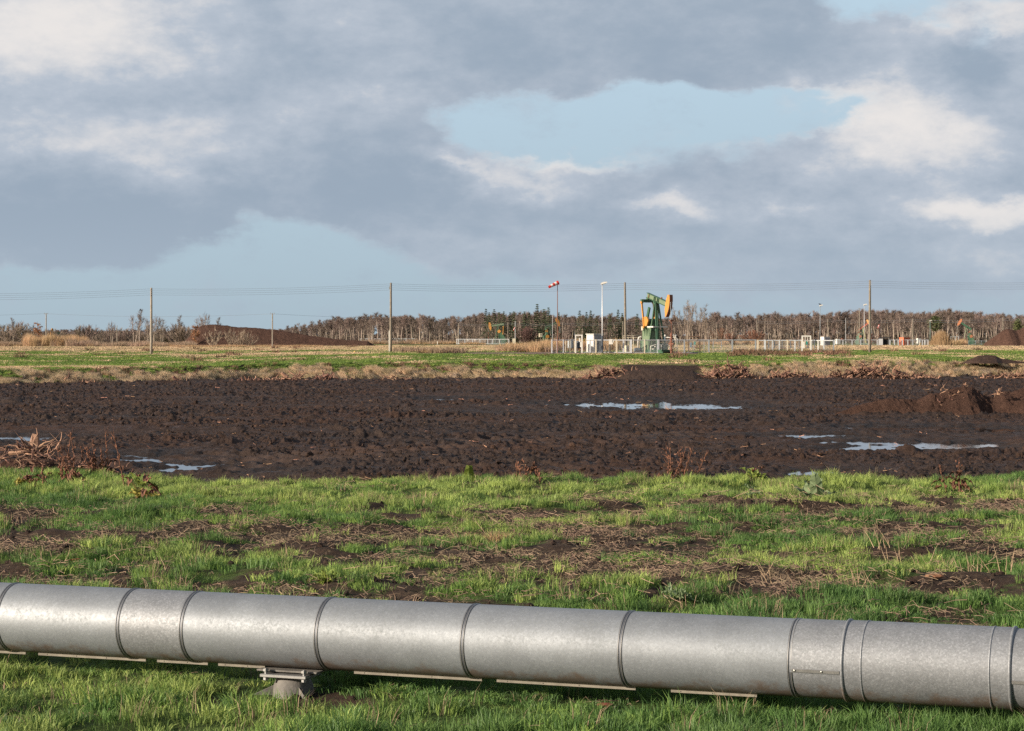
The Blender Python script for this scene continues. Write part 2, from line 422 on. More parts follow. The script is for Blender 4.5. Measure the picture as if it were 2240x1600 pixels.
def tmix(t, f, a, b, mode='MIX'):
    n = t.nodes.new('ShaderNodeMix'); n.data_type = 'RGBA'; n.blend_type = mode
    for s_, v in ((n.inputs[0], f), (n.inputs[6], a), (n.inputs[7], b)):
        if isinstance(v, bpy.types.NodeSocket): t.links.new(v, s_)
        else: s_.default_value = v
    return n.outputs[2]
def tbump(t, b, h, dist, st=1.0):
    n = t.nodes.new('ShaderNodeBump'); n.inputs['Distance'].default_value = dist; n.inputs['Strength'].default_value = st
    t.links.new(h, n.inputs['Height']); t.links.new(n.outputs[0], b.inputs['Normal'])

# near soil / turf
M_soil, t, ns, ln, b = node_ground('near_soil')
geo = ns.new('ShaderNodeNewGeometry').outputs['Position']
soil = ramp(t, nz(t, geo, 9, 8, 0.7), [(0.30, (0.026, 0.016, 0.011)), (0.55, (0.062, 0.040, 0.027)), (0.75, (0.17, 0.125, 0.08))])
turf = ramp(t, nz(t, geo, 5, 7, 0.7), [(0.3, (0.035, 0.055, 0.014)), (0.6, (0.075, 0.115, 0.026)), (0.8, (0.13, 0.12, 0.06))])
ga = ns.new('ShaderNodeAttribute'); ga.attribute_name = 'green'
ln.new(tmix(t, ga.outputs['Fac'], soil, turf), b.inputs['Base Color']); b.inputs['Roughness'].default_value = 0.95
b.inputs['Specular IOR Level'].default_value = 0.2
tbump(t, b, nz(t, geo, 28, 6, 0.7), 0.03)
xs = np.concatenate([-np.geomspace(70, 9.6, 26), np.linspace(-9.4, 9.4, 480), np.geomspace(9.6, 70, 26)])
ys = np.concatenate([np.linspace(-45, 8.5, 40), np.linspace(8.8, 36, 520)])
GX, GY = np.meshgrid(xs, ys); GZ = z_near(GX, GY)
grid_mesh('ground', GX, GY, GZ, M_soil, attrs={'green': g_mask(GX, GY)})

# -------- peat field with standing water
PUD = [(1000, 875, 90, 2.6, 1.1), (1230, 886, 90, 2.6, 1.2), (1640, 893, 70, 2.4, 1.0), (1760, 954, 160, 3.5, 1.3), (1990, 936, 190, 3.0, 1.3), (1890, 968, 120, 3, 1.2), (1900, 983, 120, 4, 1.3), (2080, 974, 110, 4, 1.3), (320, 998, 120, 3.5, 1.05), (440, 1019, 120, 3.5, 1.1), (80, 958, 150, 3.5, 1.2), (560, 1035, 110, 3.5, 1.1), (1240, 905, 120, 2.2, .8), (1810, 1034, 120, 3, 1.2), (1060, 952, 110, 2.6, .8), (2180, 941, 120, 3, 1.2),  # photograph px: centre x, y, half width, half height, strength
    (1030, 875, 70, 3.2, .7), (1440, 888, 200, 6.5, 1.0), (1330, 880, 70, 4, .5), (1560, 893, 80, 3.5, .8), (1090, 903, 60, 3, .6), (1010, 952, 60, 3, .35), (1180, 960, 60, 3, .3),
    (1632, 940, 26, 3, .5), (1820, 953, 110, 5, .9), (1950, 938, 130, 4, .8), (1960, 971, 90, 5, .7), (2010, 979, 160, 7, 1.0), (1780, 1036, 80, 4.5, .9), (2190, 943, 90, 4, .7),
    (60, 966, 90, 8, .8), (30, 975, 60, 6, .6), (300, 1009, 75, 4.5, 1.0), (400, 1028, 90, 4.5, 1.05), (250, 1037, 60, 4, .8), (330, 985, 60, 3, .5),
    (470, 880, 120, 2.5, .35), (830, 880, 120, 2.5, .4), (1700, 1050, 50, 3, .5), (1830, 985, 60, 3, .5)]
HEAPS = [(2120, 905, 330, 120, 0.95)]
ZP = -1.0
def pud_field(x, y, gx=1.0, gy=1.0):
    px = CX + F * x / y; py = HOR + (EYE - ZP) * F / y
    wob = 40 * (fbm(px / 60, py / 7, 3, 71) - 0.5); woy = 7 * (fbm(px / 45, py / 6, 3, 72) - 0.5)
    r = np.zeros(np.shape(x))
    for (cx, cy, rx, ry, w) in PUD:
        q = ((px + wob - cx) / (rx * gx)) ** 2 + ((py + woy - cy) / (ry * gy)) ** 2
        r = np.maximum(r, w * np.exp(-q * q * 0.7))
    return r
def z_peat(x, y):
    x = np.asarray(x, float); y = np.asarray(y, float)
    dd = fbm(x / 9, y / 9, 2, 44) - 0.5                    # direction of the ruts drifts
    q = y + 0.10 * x + 3.0 * dd
    wob = 0.5 * fbm(x / 3.0, y / 2.5, 2, 91)
    rut = np.abs(fbm(x / 7.5, (q + wob) / 0.75, 3, 31) - 0.5) * 2
    big = fbm(x / 5, q / 2.5, 3, 33) - 0.5
    c1 = 1 - np.abs(fbm(x / 0.7, y / 0.6, 3, 35, .6) - 0.5) * 3.0
    c2 = np.clip(fbm(x / 0.17, y / 0.19, 3, 36, .6) - 0.42, 0, 1) * 2.4
    amp = 0.55 + 0.9 * sst(fbm(x / 8, y / 3, 3, 37), 0.4, 0.6)
    rut2 = np.abs(fbm(x / 11, (q + 1.6 * wob) / 2.4, 2, 41) - 0.5) * 2; amp = .45 + 1.25 * sst(fbm(x / 13, (q + wob) / 1.9, 3, 47, .6), .40, .60)
    z = 0.08 * rut + 0.19 * rut2 + 0.05 * big + amp * ((0.017 + 0.00008 * y) * c1 + (0.062 + 0.0005 * np.clip(y - 45, 0, 90)) * c2) + 0.0
    # big clods thrown up here and there
    k = np.clip(fbm(x / 1.1, y / 0.9, 3, 38, .55) - 0.68, 0, 1) * 2.4; z = z + k * 0.30
    # tyre tracks pressed in by a machine
    for (ax, ay, bx, by, cx_, cy_) in ((-7, 50, -2, 66, 9, 70), (-9, 47, -3, 61, 9, 65), (4, 45, 0, 52, -10, 56)):
        best = np.full(np.shape(x), 9.0); sa = np.zeros(np.shape(x))
        for tt in np.linspace(0, 1, 60):
            X0 = (1 - tt) ** 2 * ax + 2 * tt * (1 - tt) * bx + tt * tt * cx_; Y0 = (1 - tt) ** 2 * ay + 2 * tt * (1 - tt) * by + tt * tt * cy_
            d = np.hypot(x - X0, y - Y0); sel = d < best; best = np.where(sel, d, best)
        w = sst(-np.abs(best - .75), -0.45, -0.25); lug = (0.5 + 0.5 * np.sin(x * 10 + y * 4 + 1.5 * vn(x, y, 3))) ** 1.5
        z = z * (1 - 0.6 * w) + w * (0.15 * lug - 0.07)
    p, wide = pud_field(x, y), pud_field(x, y, 1.25, 2.6); z = z * (1 - 0.78 * wide) - 0.085 * p + 0.012 * wide + wide * (0.15 * (fbm(x / 1.1, y / 2.3, 4, 57, .65) - .50) + .16 * (fbm(x / .45, y / .7, 3, 58, .6) - .5))
    return ZP + z
u = np.concatenate([-np.geomspace(1.9, 0.262, 24), np.linspace(-0.26, 0.26, 1050), np.geomspace(0.262, 1.9, 24)])
yp = np.geomspace(31.5, 173, 860)
UX, PY_ = np.meshgrid(u, yp); PX_ = UX * PY_; PZ_ = z_peat(PX_, PY_)
y_e = y_edge(PX_)
PZ_ = np.where(PY_ < y_e + 1.0, np.minimum(PZ_, ZP - 0.1), PZ_)
M_peat, t, ns, ln, b = node_ground('wet_peat')
geo = ns.new('ShaderNodeNewGeometry').outputs['Position']
base = ramp(t, nz(t, geo, 2.2, 9, 0.75), [(0.30, (0.030, 0.020, 0.015)), (0.5, (0.057, 0.037, 0.028)), (0.72, (0.092, 0.061, 0.046))])
red = ramp(t, nz(t, geo, 0.16, 4, 0.6), [(0.40, (0.90, 0.94, 1.0)), (0.65, (1.12, 0.98, 0.90))])
fib = ramp(t, nz(t, geo, 34, 3, 0.8), [(0.66, (1, 1, 1)), (0.76, (2.0, 1.7, 1.4))])
wa = ns.new('ShaderNodeAttribute'); wa.attribute_name = 'wet'; wm = ns.new('ShaderNodeMapRange'); wm.inputs[1].default_value = 0.3; wm.inputs[2].default_value = 0.9; wm.inputs[4].default_value = 0.7; ln.new(wa.outputs['Fac'], wm.inputs[0])
ln.new(tmix(t, wm.outputs[0], tmix(t, 1.0, tmix(t, 1.0, base, red, 'MULTIPLY'), fib, 'MULTIPLY'), (0.028, 0.019, 0.014, 1)), b.inputs['Base Color'])
rr_ = ns.new('ShaderNodeMapRange'); ln.new(nz(t, geo, 1.1, 6, 0.7, (1, 1.5, 1)), rr_.inputs[0])
rr_.inputs[1].default_value = 0.35; rr_.inputs[2].default_value = 0.65; rr_.inputs[3].default_value = 0.50; rr_.inputs[4].default_value = 0.95
rw = ns.new('ShaderNodeMix'); ln.new(wm.outputs[0], rw.inputs[0]); ln.new(rr_.outputs[0], rw.inputs[2]); rw.inputs[3].default_value = 0.6; ln.new(rw.outputs[0], b.inputs['Roughness']); b.inputs['Specular IOR Level'].default_value = 0.18
tbump(t, b, nz(t, geo, 11, 8, 0.75), 0.09)
grid_mesh('peat_field', PX_, PY_, PZ_, M_peat, attrs={'wet': pud_field(PX_, PY_, 1.15, 2.2)})
M_water = mat('water', (0.02, 0.018, 0.014), 0.04, 0, bump=0.002, bscale=3, spec=0.6)
groups = [(0, 1, 1), (2, 3), (4,)]
def puddle(px0, px1, py0, py1):
    y1 = 3.0 * F / (py0 - HOR); y0 = 3.0 * F / (py1 - HOR)
    mb = MB(); n = 10
    for i in range(n):
        for j in range(4):
            a = y0 + (y1 - y0) * j / 4; c = y0 + (y1 - y0) * (j + 1) / 4; q0 = px0 + (px1 - px0) * i / n; q1 = px0 + (px1 - px0) * (i + 1) / n
            mb.face([(wx(q0, a), a, ZP + WL), (wx(q1, a), a, ZP + WL), (wx(q1, c), c, ZP + WL), (wx(q0, c), c, ZP + WL)])
    tag(mb.build('water', M_water), kind='structure')
WL = -0.012
for q in ((920, 1160, 868, 882), (1180, 1680, 872, 900), (1000, 1170, 897, 909), (930, 1260, 944, 966), (1595, 1670, 934, 946), (1700, 2260, 930, 948), (1690, 2200, 948, 963),
          (1750, 2230, 964, 990), (1620, 1880, 1026, 1056), (-60, 190, 950, 992), (160, 640, 978, 1048), (330, 980, 875, 885)):
    puddle(*q)

# -------- bank, plateau and everything out to the horizon: one sheet
BB = [(-2500, 139), (0, 140), (200, 146), (400, 150), (560, 159), (900, 160), (1100, 160), (1300, 158), (1400, 158), (1700, 163), (2000, 164), (2240, 167), (5000, 168)]
BT = [(-2500, 143.5), (0, 145), (200, 151), (400, 155), (560, 163.5), (900, 164.5), (1100, 164.5), (1330, 163), (1500, 164), (1700, 168), (1900, 169), (2240, 172), (5000, 173)]
ZT = [(-2500, -.02), (0, -.02), (200, 0.02), (400, 0.04), (560, .12), (900, .18), (1100, .27), (1330, .06), (1500, .06), (1700, .15), (1900, .29), (2240, .38), (5000, .38)]
def z_far(x, y):
    x = np.asarray(x, float); y = np.asarray(y, float)
    px = CX + F * x / y
    yb = ip(px, BB) + 1.6 * (fbm(px / 45, y * 0, 3, 61) - 0.5); yt = ip(px, BT) + 1.2 * (fbm(px / 60, y * 0 + 9, 3, 62) - 0.5); zt = ip(px, ZT)
    zp = ip(px, [(450, 0.08), (850, 0.4)]); zl = zt + (zp - zt) * sst(y, 172, 225); zl = zl + (0.4 - zl) * sst(y, 270, 420)
    s = np.clip((y - yb) / (yt - yb), 0, 1); s = s ** 0.8
    pl = zl + 0.16 * (fbm(x / 4.5, y / 4.5, 4, 63) - 0.5) + 0.10 * sst(s, .4, .8) * (1 - sst(y - yt, 0, 5)) * (fbm(x / 1.2, y / 1.2, 3, 64) - .5)
    return -1.12 + (pl + 1.12) * s + 0.5 * s * (1 - s) * 2 * (fbm(x / 1.1, y / 1.1, 3, 65) - 0.5)
PEATG = (0.062, 0.042, 0.034); GRN = (0.135, 0.185, 0.040); GRN2 = (0.17, 0.19, 0.06); STR = (0.30, 0.23, 0.14); BRN = (0.13, 0.088, 0.060); TRK = (0.24, 0.18, 0.145)
def far_cov(x, y):
    """weights: peat, green, straw, brown, track"""
    px = CX + F * x / y; py = HOR + (EYE - 0.4) * F / y
    yb = ip(px, BB); yt = ip(px, BT); s = np.clip((y - yb) / (yt - yb), -1, 2)
    n1 = fbm(x / 6, y / 11, 4, 81); n2 = fbm(x / 1.6, y / 2.4, 4, 82); n3 = fbm(x / 22, y / 60, 3, 83)
    pyn = py + (n1 - 0.5) * 5 + (n2 - .5) * 3
    left = 1 - sst(px, 760, 900); right = sst(px, 1500, 1640); mid = np.clip(1 - left - right, 0, 1)
    def band(a, b_, f=1.2): return sst(pyn, a - f, a + f) * (1 - sst(pyn, b_ - f, b_ + f))
    brown = right * band(756.5, 767.5) * (0.9) + left * (band(762, 765) * 0.8 * (1 - sst(px, 330, 380)) + band(750, 753) * .5) + mid * band(753.5, 756.5) * .8
    straw = left * (band(757.5, 766) * .8 + band(767, 776) * 0.7 * sst(n3 + n1, .85, 1.1)) + mid * (band(757, 770) * 0.62) + right * (band(751, 753.5) * .4)
    track = sst(px, 880, 960) * (1 - sst(px, 1500, 1560)) * band(771, 776.5, .6)
    straw = np.clip(straw + 0.5 * sst(n2, .55, .7) * (n1 > .5) + .35 * sst(n1, .56, .66), 0, 1)
    brown = np.clip(brown + 0.4 * sst(n1 + n2, 1.08, 1.2), 0, 1)
    bank = sst(s, -0.05, 0.02) * (1 - sst(s + (n2 - .5) * .5, 1.0, 1.12))
    return s, n1, n2, bank, brown, straw, track, pyn
def far_col(x, y):
    s, n1, n2, bank, brown, straw, track, pyn = far_cov(x, y)
    px = CX + F * x / y
    c = np.zeros(x.shape + (3,)) + np.array(GRN); c = c + (np.array(GRN2) - c) * sst(n1, .4, .6)[..., None]
    c = c + (np.array(STR) - c) * straw[..., None] * .9; c = c + (np.array(BRN) - c) * brown[..., None]; c = c + (np.array(TRK) - c) * track[..., None]
    # bank face: peat and dead grass with green above
    bc = np.zeros(x.shape + (3,)) + np.array(BRN) * .8
    bc = bc + (np.array(STR) * .8 - bc) * sst(n2 + (0.5 - s) * 0.35, .45, .62)[..., None]; bc = bc + (np.array(GRN) - bc) * (sst(s + (n1 - .5), .5, .8) * sst(n2, .42, .56))[..., None]
    ramp_ = sst(px, 1345, 1375) * (1 - sst(px, 1510, 1545)); bc = bc + (np.array(PEATG) - bc) * ramp_[..., None]
    c = c + (bc - c) * bank[..., None]
    pe = 1 - sst(s, -0.06, 0.03)
    return c + (np.array(PEATG) - c) * pe[..., None]
uf = np.concatenate([-np.geomspace(2.2, 0.27, 24), np.linspace(-0.265, 0.265, 760), np.geomspace(0.27, 2.2, 24)])
yf = np.concatenate([np.arange(136, 176, 0.22), np.geomspace(176.2, 420, 200), np.geomspace(423, 4200, 150)])
UX, FY = np.meshgrid(uf, yf); FX = UX * FY
M_far, t, ns, ln, b = node_ground('far_field')
geo = ns.new('ShaderNodeNewGeometry').outputs['Position']
ca = ns.new('ShaderNodeAttribute'); ca.attribute_name = 'ground_col'
v = ramp(t, nz(t, geo, 1.4, 8, 0.75, (1, .7, 1)), [(0.28, (0.55, 0.55, 0.55)), (0.5, (1, 1, 1)), (0.72, (1.5, 1.42, 1.3))])
ln.new(tmix(t, 1.0, ca.outputs['Color'], v, 'MULTIPLY'), b.inputs['Base Color']); b.inputs['Roughness'].default_value = 0.95; b.inputs['Specular IOR Level'].default_value = 0.1
tbump(t, b, nz(t, geo, 3.5, 8, 0.75), 0.25)
grid_mesh('terrain', FX, FY, z_far(FX, FY), M_far, colattr=far_col(FX, FY))
def zf(x, y): return float(z_far(np.array([x]), np.array([y]))[0])

# ================================================================ the pipeline in the foreground
TP = R(20.5); LPERP = 11.46; PR = 0.204
PZC = EYE - LPERP * sin(R(8.41)); PZ0 = LPERP * cos(R(8.41)) / cos(TP)
PA = Vector((cos(TP), -sin(TP), 0)); PN = Vector((-sin(TP), -cos(TP), 0)); P0 = Vector((0, PZ0, PZC))
def s_of(px, r=PR):
    """place along the pipe whose near side shows at px"""
    lo, hi = -6.0, 6.0
    for _ in range(50):
        s_ = (lo + hi) / 2; q = P0 + PA * s_ + PN * r
        if CX + F * q.x / q.y < px: lo = s_
        else: hi = s_
    return s_
def pp(s_, a, r):
    """point on the pipe: along, angle (0 = towards the camera side, 90 = top)"""
    return P0 + PA * s_ + (PN * cos(a) + Vector((0, 0, 1)) * sin(a)) * r
def hull(mb, s0, s1, r0, n=72, k=3, r1=None):
    r1 = r1 or r0; rows = []; b0 = len(mb.v)
    for i in range(k + 1):
        s_ = s0 + (s1 - s0) * i / k; r = r0 + (r1 - r0) * i / k
        for j in range(n): mb.v.append(tuple(pp(s_, 2 * pi * j / n, r)))
    for i in range(k):
        for j in range(n):
            q = (j + 1) % n; mb.f.append((b0 + i * n + j, b0 + i * n + q, b0 + (i + 1) * n + q, b0 + (i + 1) * n + j))
def bead(mb, s_, r, w=0.008, h=0.006, n=72):
    """a rounded rolled bead round the pipe"""
    b0 = len(mb.v); pr = [(-w, -0.002), (-w * .7, h * .6), (-w * .25, h), (w * .25, h), (w * .7, h * .6), (w, -0.002)]
    for (ds, dr) in pr:
        for j in range(n): mb.v.append(tuple(pp(s_ + ds, 2 * pi * j / n, r + dr)))
    for i in range(len(pr) - 1):
        for j in range(n):
            q = (j + 1) % n; mb.f.append((b0 + i * n + j, b0 + i * n + q, b0 + (i + 1) * n + q, b0 + (i + 1) * n + j))
def zinc(name, base, dark, fine, speck):
    M = bpy.data.materials.new(name); M.use_nodes = True; t = M.node_tree; ns = t.nodes; ln = t.links; b = ns['Principled BSDF']
    g = ns.new('ShaderNodeNewGeometry').outputs['Position']
    oi = ns.new('ShaderNodeObjectInfo'); sh = ns.new('ShaderNodeVectorMath'); sh.operation = 'SCALE'; cbn = ns.new('ShaderNodeCombineXYZ')
    ln.new(oi.outputs['Random'], cbn.inputs[0]); ln.new(oi.outputs['Random'], cbn.inputs[2]); ln.new(cbn.outputs[0], sh.inputs[0]); sh.inputs[3].default_value = 31.0
    ad = ns.new('ShaderNodeVectorMath'); ln.new(g, ad.inputs[0]); ln.new(sh.outputs[0], ad.inputs[1]); vec = ad.outputs[0]
    # crystalline spangle
    vo = ns.new('ShaderNodeTexVoronoi'); vo.inputs['Scale'].default_value = fine; ln.new(vec, vo.inputs['Vector'])
    sp = ns.new('ShaderNodeSeparateColor'); ln.new(vo.outputs['Color'], sp.inputs[0])
    span = ramp(t, sp.outputs[0], [(0.0, tuple(v_ * (1 - speck) for v_ in base)), (0.75, base), (1.0, tuple(min(1, v_ * (1 + speck)) for v_ in base))])
    # irregular dark worm-like weathering marks, denser in patches
    wv = nz(t, vec, 62, 4, 0.7, (1, 1, 1)); pat = nz(t, vec, 1.7, 4, 0.6)
    mk = ns.new('ShaderNodeMath'); mk.operation = 'MULTIPLY_ADD'; ln.new(pat, mk.inputs[0]); mk.inputs[1].default_value = 0.55; ln.new(wv, mk.inputs[2])
    mr = ns.new('ShaderNodeMapRange'); mr.inputs[1].default_value = 0.835; mr.inputs[2].default_value = 0.875; ln.new(mk.outputs[0], mr.inputs[0])
    mm = ns.new('ShaderNodeMath'); mm.operation = 'MULTIPLY'; ln.new(mr.outputs[0], mm.inputs[0]); mm.inputs[1].default_value = 0.36
    c1_ = tmix(t, mm.outputs[0], span, (*dark, 1))
    st = ramp(t, nz(t, vec, 2.4, 6, 0.7, (1, 1, 1)), [(0.3, (0.80, 0.80, 0.80)), (0.6, (1.04, 1.04, 1.04))]); c1_ = tmix(t, 1.0, c1_, st, 'MULTIPLY')
    # splashed soil along the bottom
    sz = ns.new('ShaderNodeSeparateXYZ'); ln.new(g, sz.inputs[0])
    dz = ns.new('ShaderNodeMapRange'); dz.inputs[1].default_value = PZC - PR * 1.0; dz.inputs[2].default_value = PZC - PR * .35; dz.inputs[3].default_value = 0.36; dz.inputs[4].default_value = -0.02
    ln.new(sz.outputs[2], dz.inputs[0]); dn = nz(t, vec, 7, 7, 0.75); da = ns.new('ShaderNodeMath'); ln.new(dz.outputs[0], da.inputs[0]); ln.new(dn, da.inputs[1])
    dm = ns.new('ShaderNodeMapRange'); dm.inputs[1].default_value = 0.64; dm.inputs[2].default_value = 0.80; ln.new(da.outputs[0], dm.inputs[0])
    dk = ns.new('ShaderNodeMath'); dk.operation = 'MULTIPLY'; ln.new(dm.outputs[0], dk.inputs[0]); dk.inputs[1].default_value = 0.75
    ln.new(tmix(t, dk.outputs[0], c1_, (0.13, 0.085, 0.055, 1)), b.inputs['Base Color'])
    me_ = ns.new('ShaderNodeMapRange'); ln.new(dk.outputs[0], me_.inputs[0]); me_.inputs[3].default_value = 0.38; me_.inputs[4].default_value = 0.1; ln.new(me_.outputs[0], b.inputs['Metallic'])
    ro = ns.new('ShaderNodeMapRange'); ln.new(nz(t, vec, 40, 5, 0.7), ro.inputs[0]); ro.inputs[1].default_value = 0.3; ro.inputs[2].default_value = 0.7; ro.inputs[3].default_value = 0.50; ro.inputs[4].default_value = 0.62
    ra = ns.new('ShaderNodeMath'); ln.new(ro.outputs[0], ra.inputs[0]); mu = ns.new('ShaderNodeMath'); mu.operation = 'MULTIPLY'; ln.new(mm.outputs[0], mu.inputs[0]); mu.inputs[1].default_value = 0.15
    ln.new(mu.outputs[0], ra.inputs[1]); ln.new(ra.outputs[0], b.inputs['Roughness'])
    tbump(t, b, nz(t, vec, 4.0, 4, 0.5), 0.004, 0.5)
    return M
ZA = zinc('zinc_weathered', (0.26, 0.283, 0.308), (0.20, 0.22, 0.23), 120, 0.10)
ZB = zinc('zinc_spangled', (0.27, 0.285, 0.305), (0.18, 0.20, 0.21), 130, 0.20)
ZD = mat('seam_dark_metal', (0.16, 0.17, 0.19), 0.55, 0.7)  # darker metal of the narrow seam grooves
ZS = mat('zinc_trim', (0.29, 0.29, 0.285), 0.5, 0.7, var=.15, vscale=20)
RUB = mat('pale_gasket_strip', (0.215, 0.195, 0.16), 0.85, 0.0, var=.2, vscale=14)
CON = mat('grey_steel_foot', (0.18, 0.17, 0.155), 0.8, 0.2, var=.25, vscale=9, bump=.003, bscale=50)
pipe = tag(empty('pipeline', tuple(P0)), 'thick silver insulated pipeline with ringed metal cladding running across the foreground grass', 'pipeline')
def under(o): o.parent = pipe; o.matrix_parent_inverse = __import__('mathutils').Matrix.Translation(-P0); return o
rings = [(-8, 'd'), (256, 'd'), (395, 'd'), (690, 'd'), (1010, 'd'), (1355, 'd'), (1727, 'd'), (1841, 'b'), (2208, 'b')]
ends = [-6.2, -4.9] + [s_of(p) for p, _ in rings] + [s_of(2208) + 0.28, 4.8, 6.2]
for i in range(len(ends) - 1):
    s0, s1 = ends[i], ends[i + 1]; big = (i == 9); mb = MB(); r = PR + (0.006 if big else 0.0)
    small = i in (8, 10); mt = ZB if i in (8, 9, 10, 3) else ZA
    n_ = 72
    if small:   # sheet with an overlap: the upper half stands a little proud of the lower
        b0 = len(mb.v); prof = []
        for j in range(n_ + 1):
            a = R(-13) + 2 * pi * j / n_; prof.append((a, r + (0.005 * max(0, 1 - j / 30.0))))
        for s_ in (s0, s1):
            for (a, rr2) in prof: mb.v.append(tuple(pp(s_, a, rr2)))
        k_ = n_ + 1
        for j in range(n_): mb.f.append((b0 + j, b0 + j + 1, b0 + k_ + j + 1, b0 + k_ + j))
    else: hull(mb, s0, s1, r)
    o = under(mb.build('cladding_sheet', mt, None)); smooth_angle(o, 30)
    if small: o['label'] = 'narrow sheet with a riveted lengthwise overlap'
    if big: o['label'] = 'wide speckled sleeve with two thin grooves'
    if i in (3,): o['label'] = 'finely speckled narrower sheet'
    if big:
        for p in (1882, 2163):
            q = MB(); bead(q, s_of(p, r), r, 0.006, 0.0035); under(q.build('groove_bead', ZB, None, smooth=True))
    if small:
        q = MB(); q2 = MB()
        b0 = len(q.v)
        for s_ in (s0 + .012, s1 - .012):
            for a_, r_ in ((-13, r - .001), (-13, r + .0085), (-9, r + .0085), (-8, r + 0.004)): q.v.append(tuple(pp(s_, R(a_ + 1), r_)))
        q.f += [(b0, b0 + 1, b0 + 5, b0 + 4), (b0 + 1, b0 + 2, b0 + 6, b0 + 5), (b0 + 2, b0 + 3, b0 + 7, b0 + 6)]
        lp = under(q.build('lap_seam', ZS, None))
        for fr in (.10, .62) if i == 8 else (.3,):
            q2 = MB(); c_ = pp(s0 + (s1 - s0) * fr, R(-9.5), r + .009); q2.ball(c_, 0.006, (1, 1, 1), 8, 6); under(q2.build('rivet', mat('rivet_metal', (.75, .72, .66), .3, .8), None, smooth=True))
    # dirt-catching edge strip below the sheet
for p, ty in [(None, -4.9)] + rings + [(None, ends[-3]), (None, 4.8)]:
    s_ = s_of(p) if p is not None else ty
    if ty == 'b':
        q = MB(); bead(q, s_, PR + .006, 0.010, 0.008); under(q.build('seam_band', ZB, None, smooth=True))
    else:
        q = MB(); bead(q, s_ - .0085, PR, 0.004, 0.0045); bead(q, s_ + .0085, PR, 0.004, 0.0045); under(q.build('seam_band', ZS, None, smooth=True))
        q = MB()
        hull(q, s_ - .0035, s_ + .0035, PR + .0012, k=1); hull(q, s_ - .015, s_ - .0122, PR + .0006, k=1); hull(q, s_ + .0122, s_ + .015, PR + .0006, k=1)
        under(q.build('seam_groove', ZD, None, smooth=True))
for (a_, b_) in ((-60, 25), (53, 290), (315, 427), (450, 553), (750, 1032), (1065, 1372), (1450, 1640)):
    s0, s1 = s_of(a_ + 0), s_of(b_); q = MB()
    c0 = pp(s0, R(-76), PR + .004); c1_ = pp(s1, R(-76), PR + .004)
    dn = Vector((0, 0, -0.002)); q.bar(c0 + dn, c1_ + dn, 0.008, 0.016)
    for k_ in range(int((s1 - s0) / .28) + 1):
        c_ = c0 + (c1_ - c0) * ((k_ + .3) / ((s1 - s0) / .28 + 1)) + dn + PN * 0.005; q.ball(c_, 0.0035, (1, 1, 1), 6, 4)
    under(q.build('edge_strip', RUB, None))
# -------- support foot
ss = s_of(612); sup = tag(empty('pipe_support', tuple(P0 + PA * ss - Vector((0, 0, PZC)))), 'squat grey steel support foot bolted under the pipeline', 'pipe support', None)
rotp = -TP
def lp_(a, n_, z): return Vector(PA * a + PN * n_ + Vector((0, 0, z)))
zb = PZC - PR
q = MB(); q.box(lp_(0, .02, zb - .008), (.38, .20, .010), rotp, bev=.003); q.build('top_plate', CON, sup)
q = MB(); q.box(lp_(0.0, .07, zb - .030), (.29, .20, .018), rotp, bev=.003); q.build('base_plate', ZS, sup)
for a in (-.115, .125):
    q = MB(); q.tube([lp_(a, .15, zb - .058), lp_(a, .15, zb + .012)], .0085, 8); q.tube([lp_(a, .15, zb - .056), lp_(a, .15, zb - .041)], .016, 6); q.tube([lp_(a, .15, zb - .006), lp_(a, .15, zb + .008)], .017, 6)
    q.build('bolt', ZS, sup)
q = MB(); q.tube([lp_(0, 0.03, -.10), lp_(0, 0.03, zb - .10), lp_(0, 0.03, zb - .052)], [.125, .115, .095], 24); o = q.build('pedestal', CON, sup); smooth_angle(o, 40)
for a, n_ in ((-.16, .10), (.12, .14), (-.02, -.1)):
    q = MB(); sg = -1 if a < 0 else 1
    b0 = lp_(a * .35, n_ * .4 + .03, zb - .07); q.face([b0, lp_(a * .35, n_ * .4 + .03, -.1), lp_(a * 1.25, n_ * 1.1 + .03, -.1)]); 
    q2 = MB(); q2.prism([(0, 0), (0, 1), (1, 1)], lambda u_, v_, A=lp_(a * .35, n_ * .4 + .03, 0), B=lp_(a * 1.3, n_ * 1.1 + .03, 0): A + (B - A) * u_ + Vector((0, 0, (zb - .075) * (1 - v_) - .03 * v_)), PA * .004 + PN * .003); q2.build('gusset', CON, sup)

# ================================================================ grass, straw and other ground cover near the camera
G1 = mat('grass_blade', (0.195, 0.31, 0.075), 0.55, var=.35, vscale=1.3, transl=.35, spec=.3, objvar=.35, space='World')
G2 = mat('grass_blade_yellow', (0.33, 0.42, 0.12), 0.55, var=.3, vscale=1.1, transl=.35, spec=.3, objvar=.3, space='World')
G3 = mat('grass_blade_deep', (0.11, 0.205, 0.055), 0.5, var=.3, vscale=1.7, transl=.3, spec=.35, objvar=.3, space='World')
ST1 = mat('dead_straw', (0.30, 0.22, 0.14), 0.8, transl=.15, objvar=.4)
ST2 = mat('dead_straw_brown', (0.15, 0.105, 0.07), 0.85, objvar=.4)
src = [blades('grass_a', 46, .075, .030, .075, .0050, .95, G1, 1), blades('grass_b', 40, .065, .025, .065, .0052, 1.1, G2, 2), blades('grass_c', 48, .08, .035, .08, .005, .8, G3, 3),
       blades('grass_d', 30, .10, .02, .05, .005, 1.4, G1, 4), blades('grass_e', 14, .08, .05, .12, .0035, .8, ST1, 5), blades('grass_f', 34, .05, .04, .085, .005, .9, G2, 6)]
def cand(n, y0, y1, mar=.255):
    """points spread evenly on the ground within the view's fan"""
    y = np.sqrt(rs.uniform(y0 * y0, y1 * y1, n)); x = rs.uniform(-mar, mar, n) * y
    return x, y
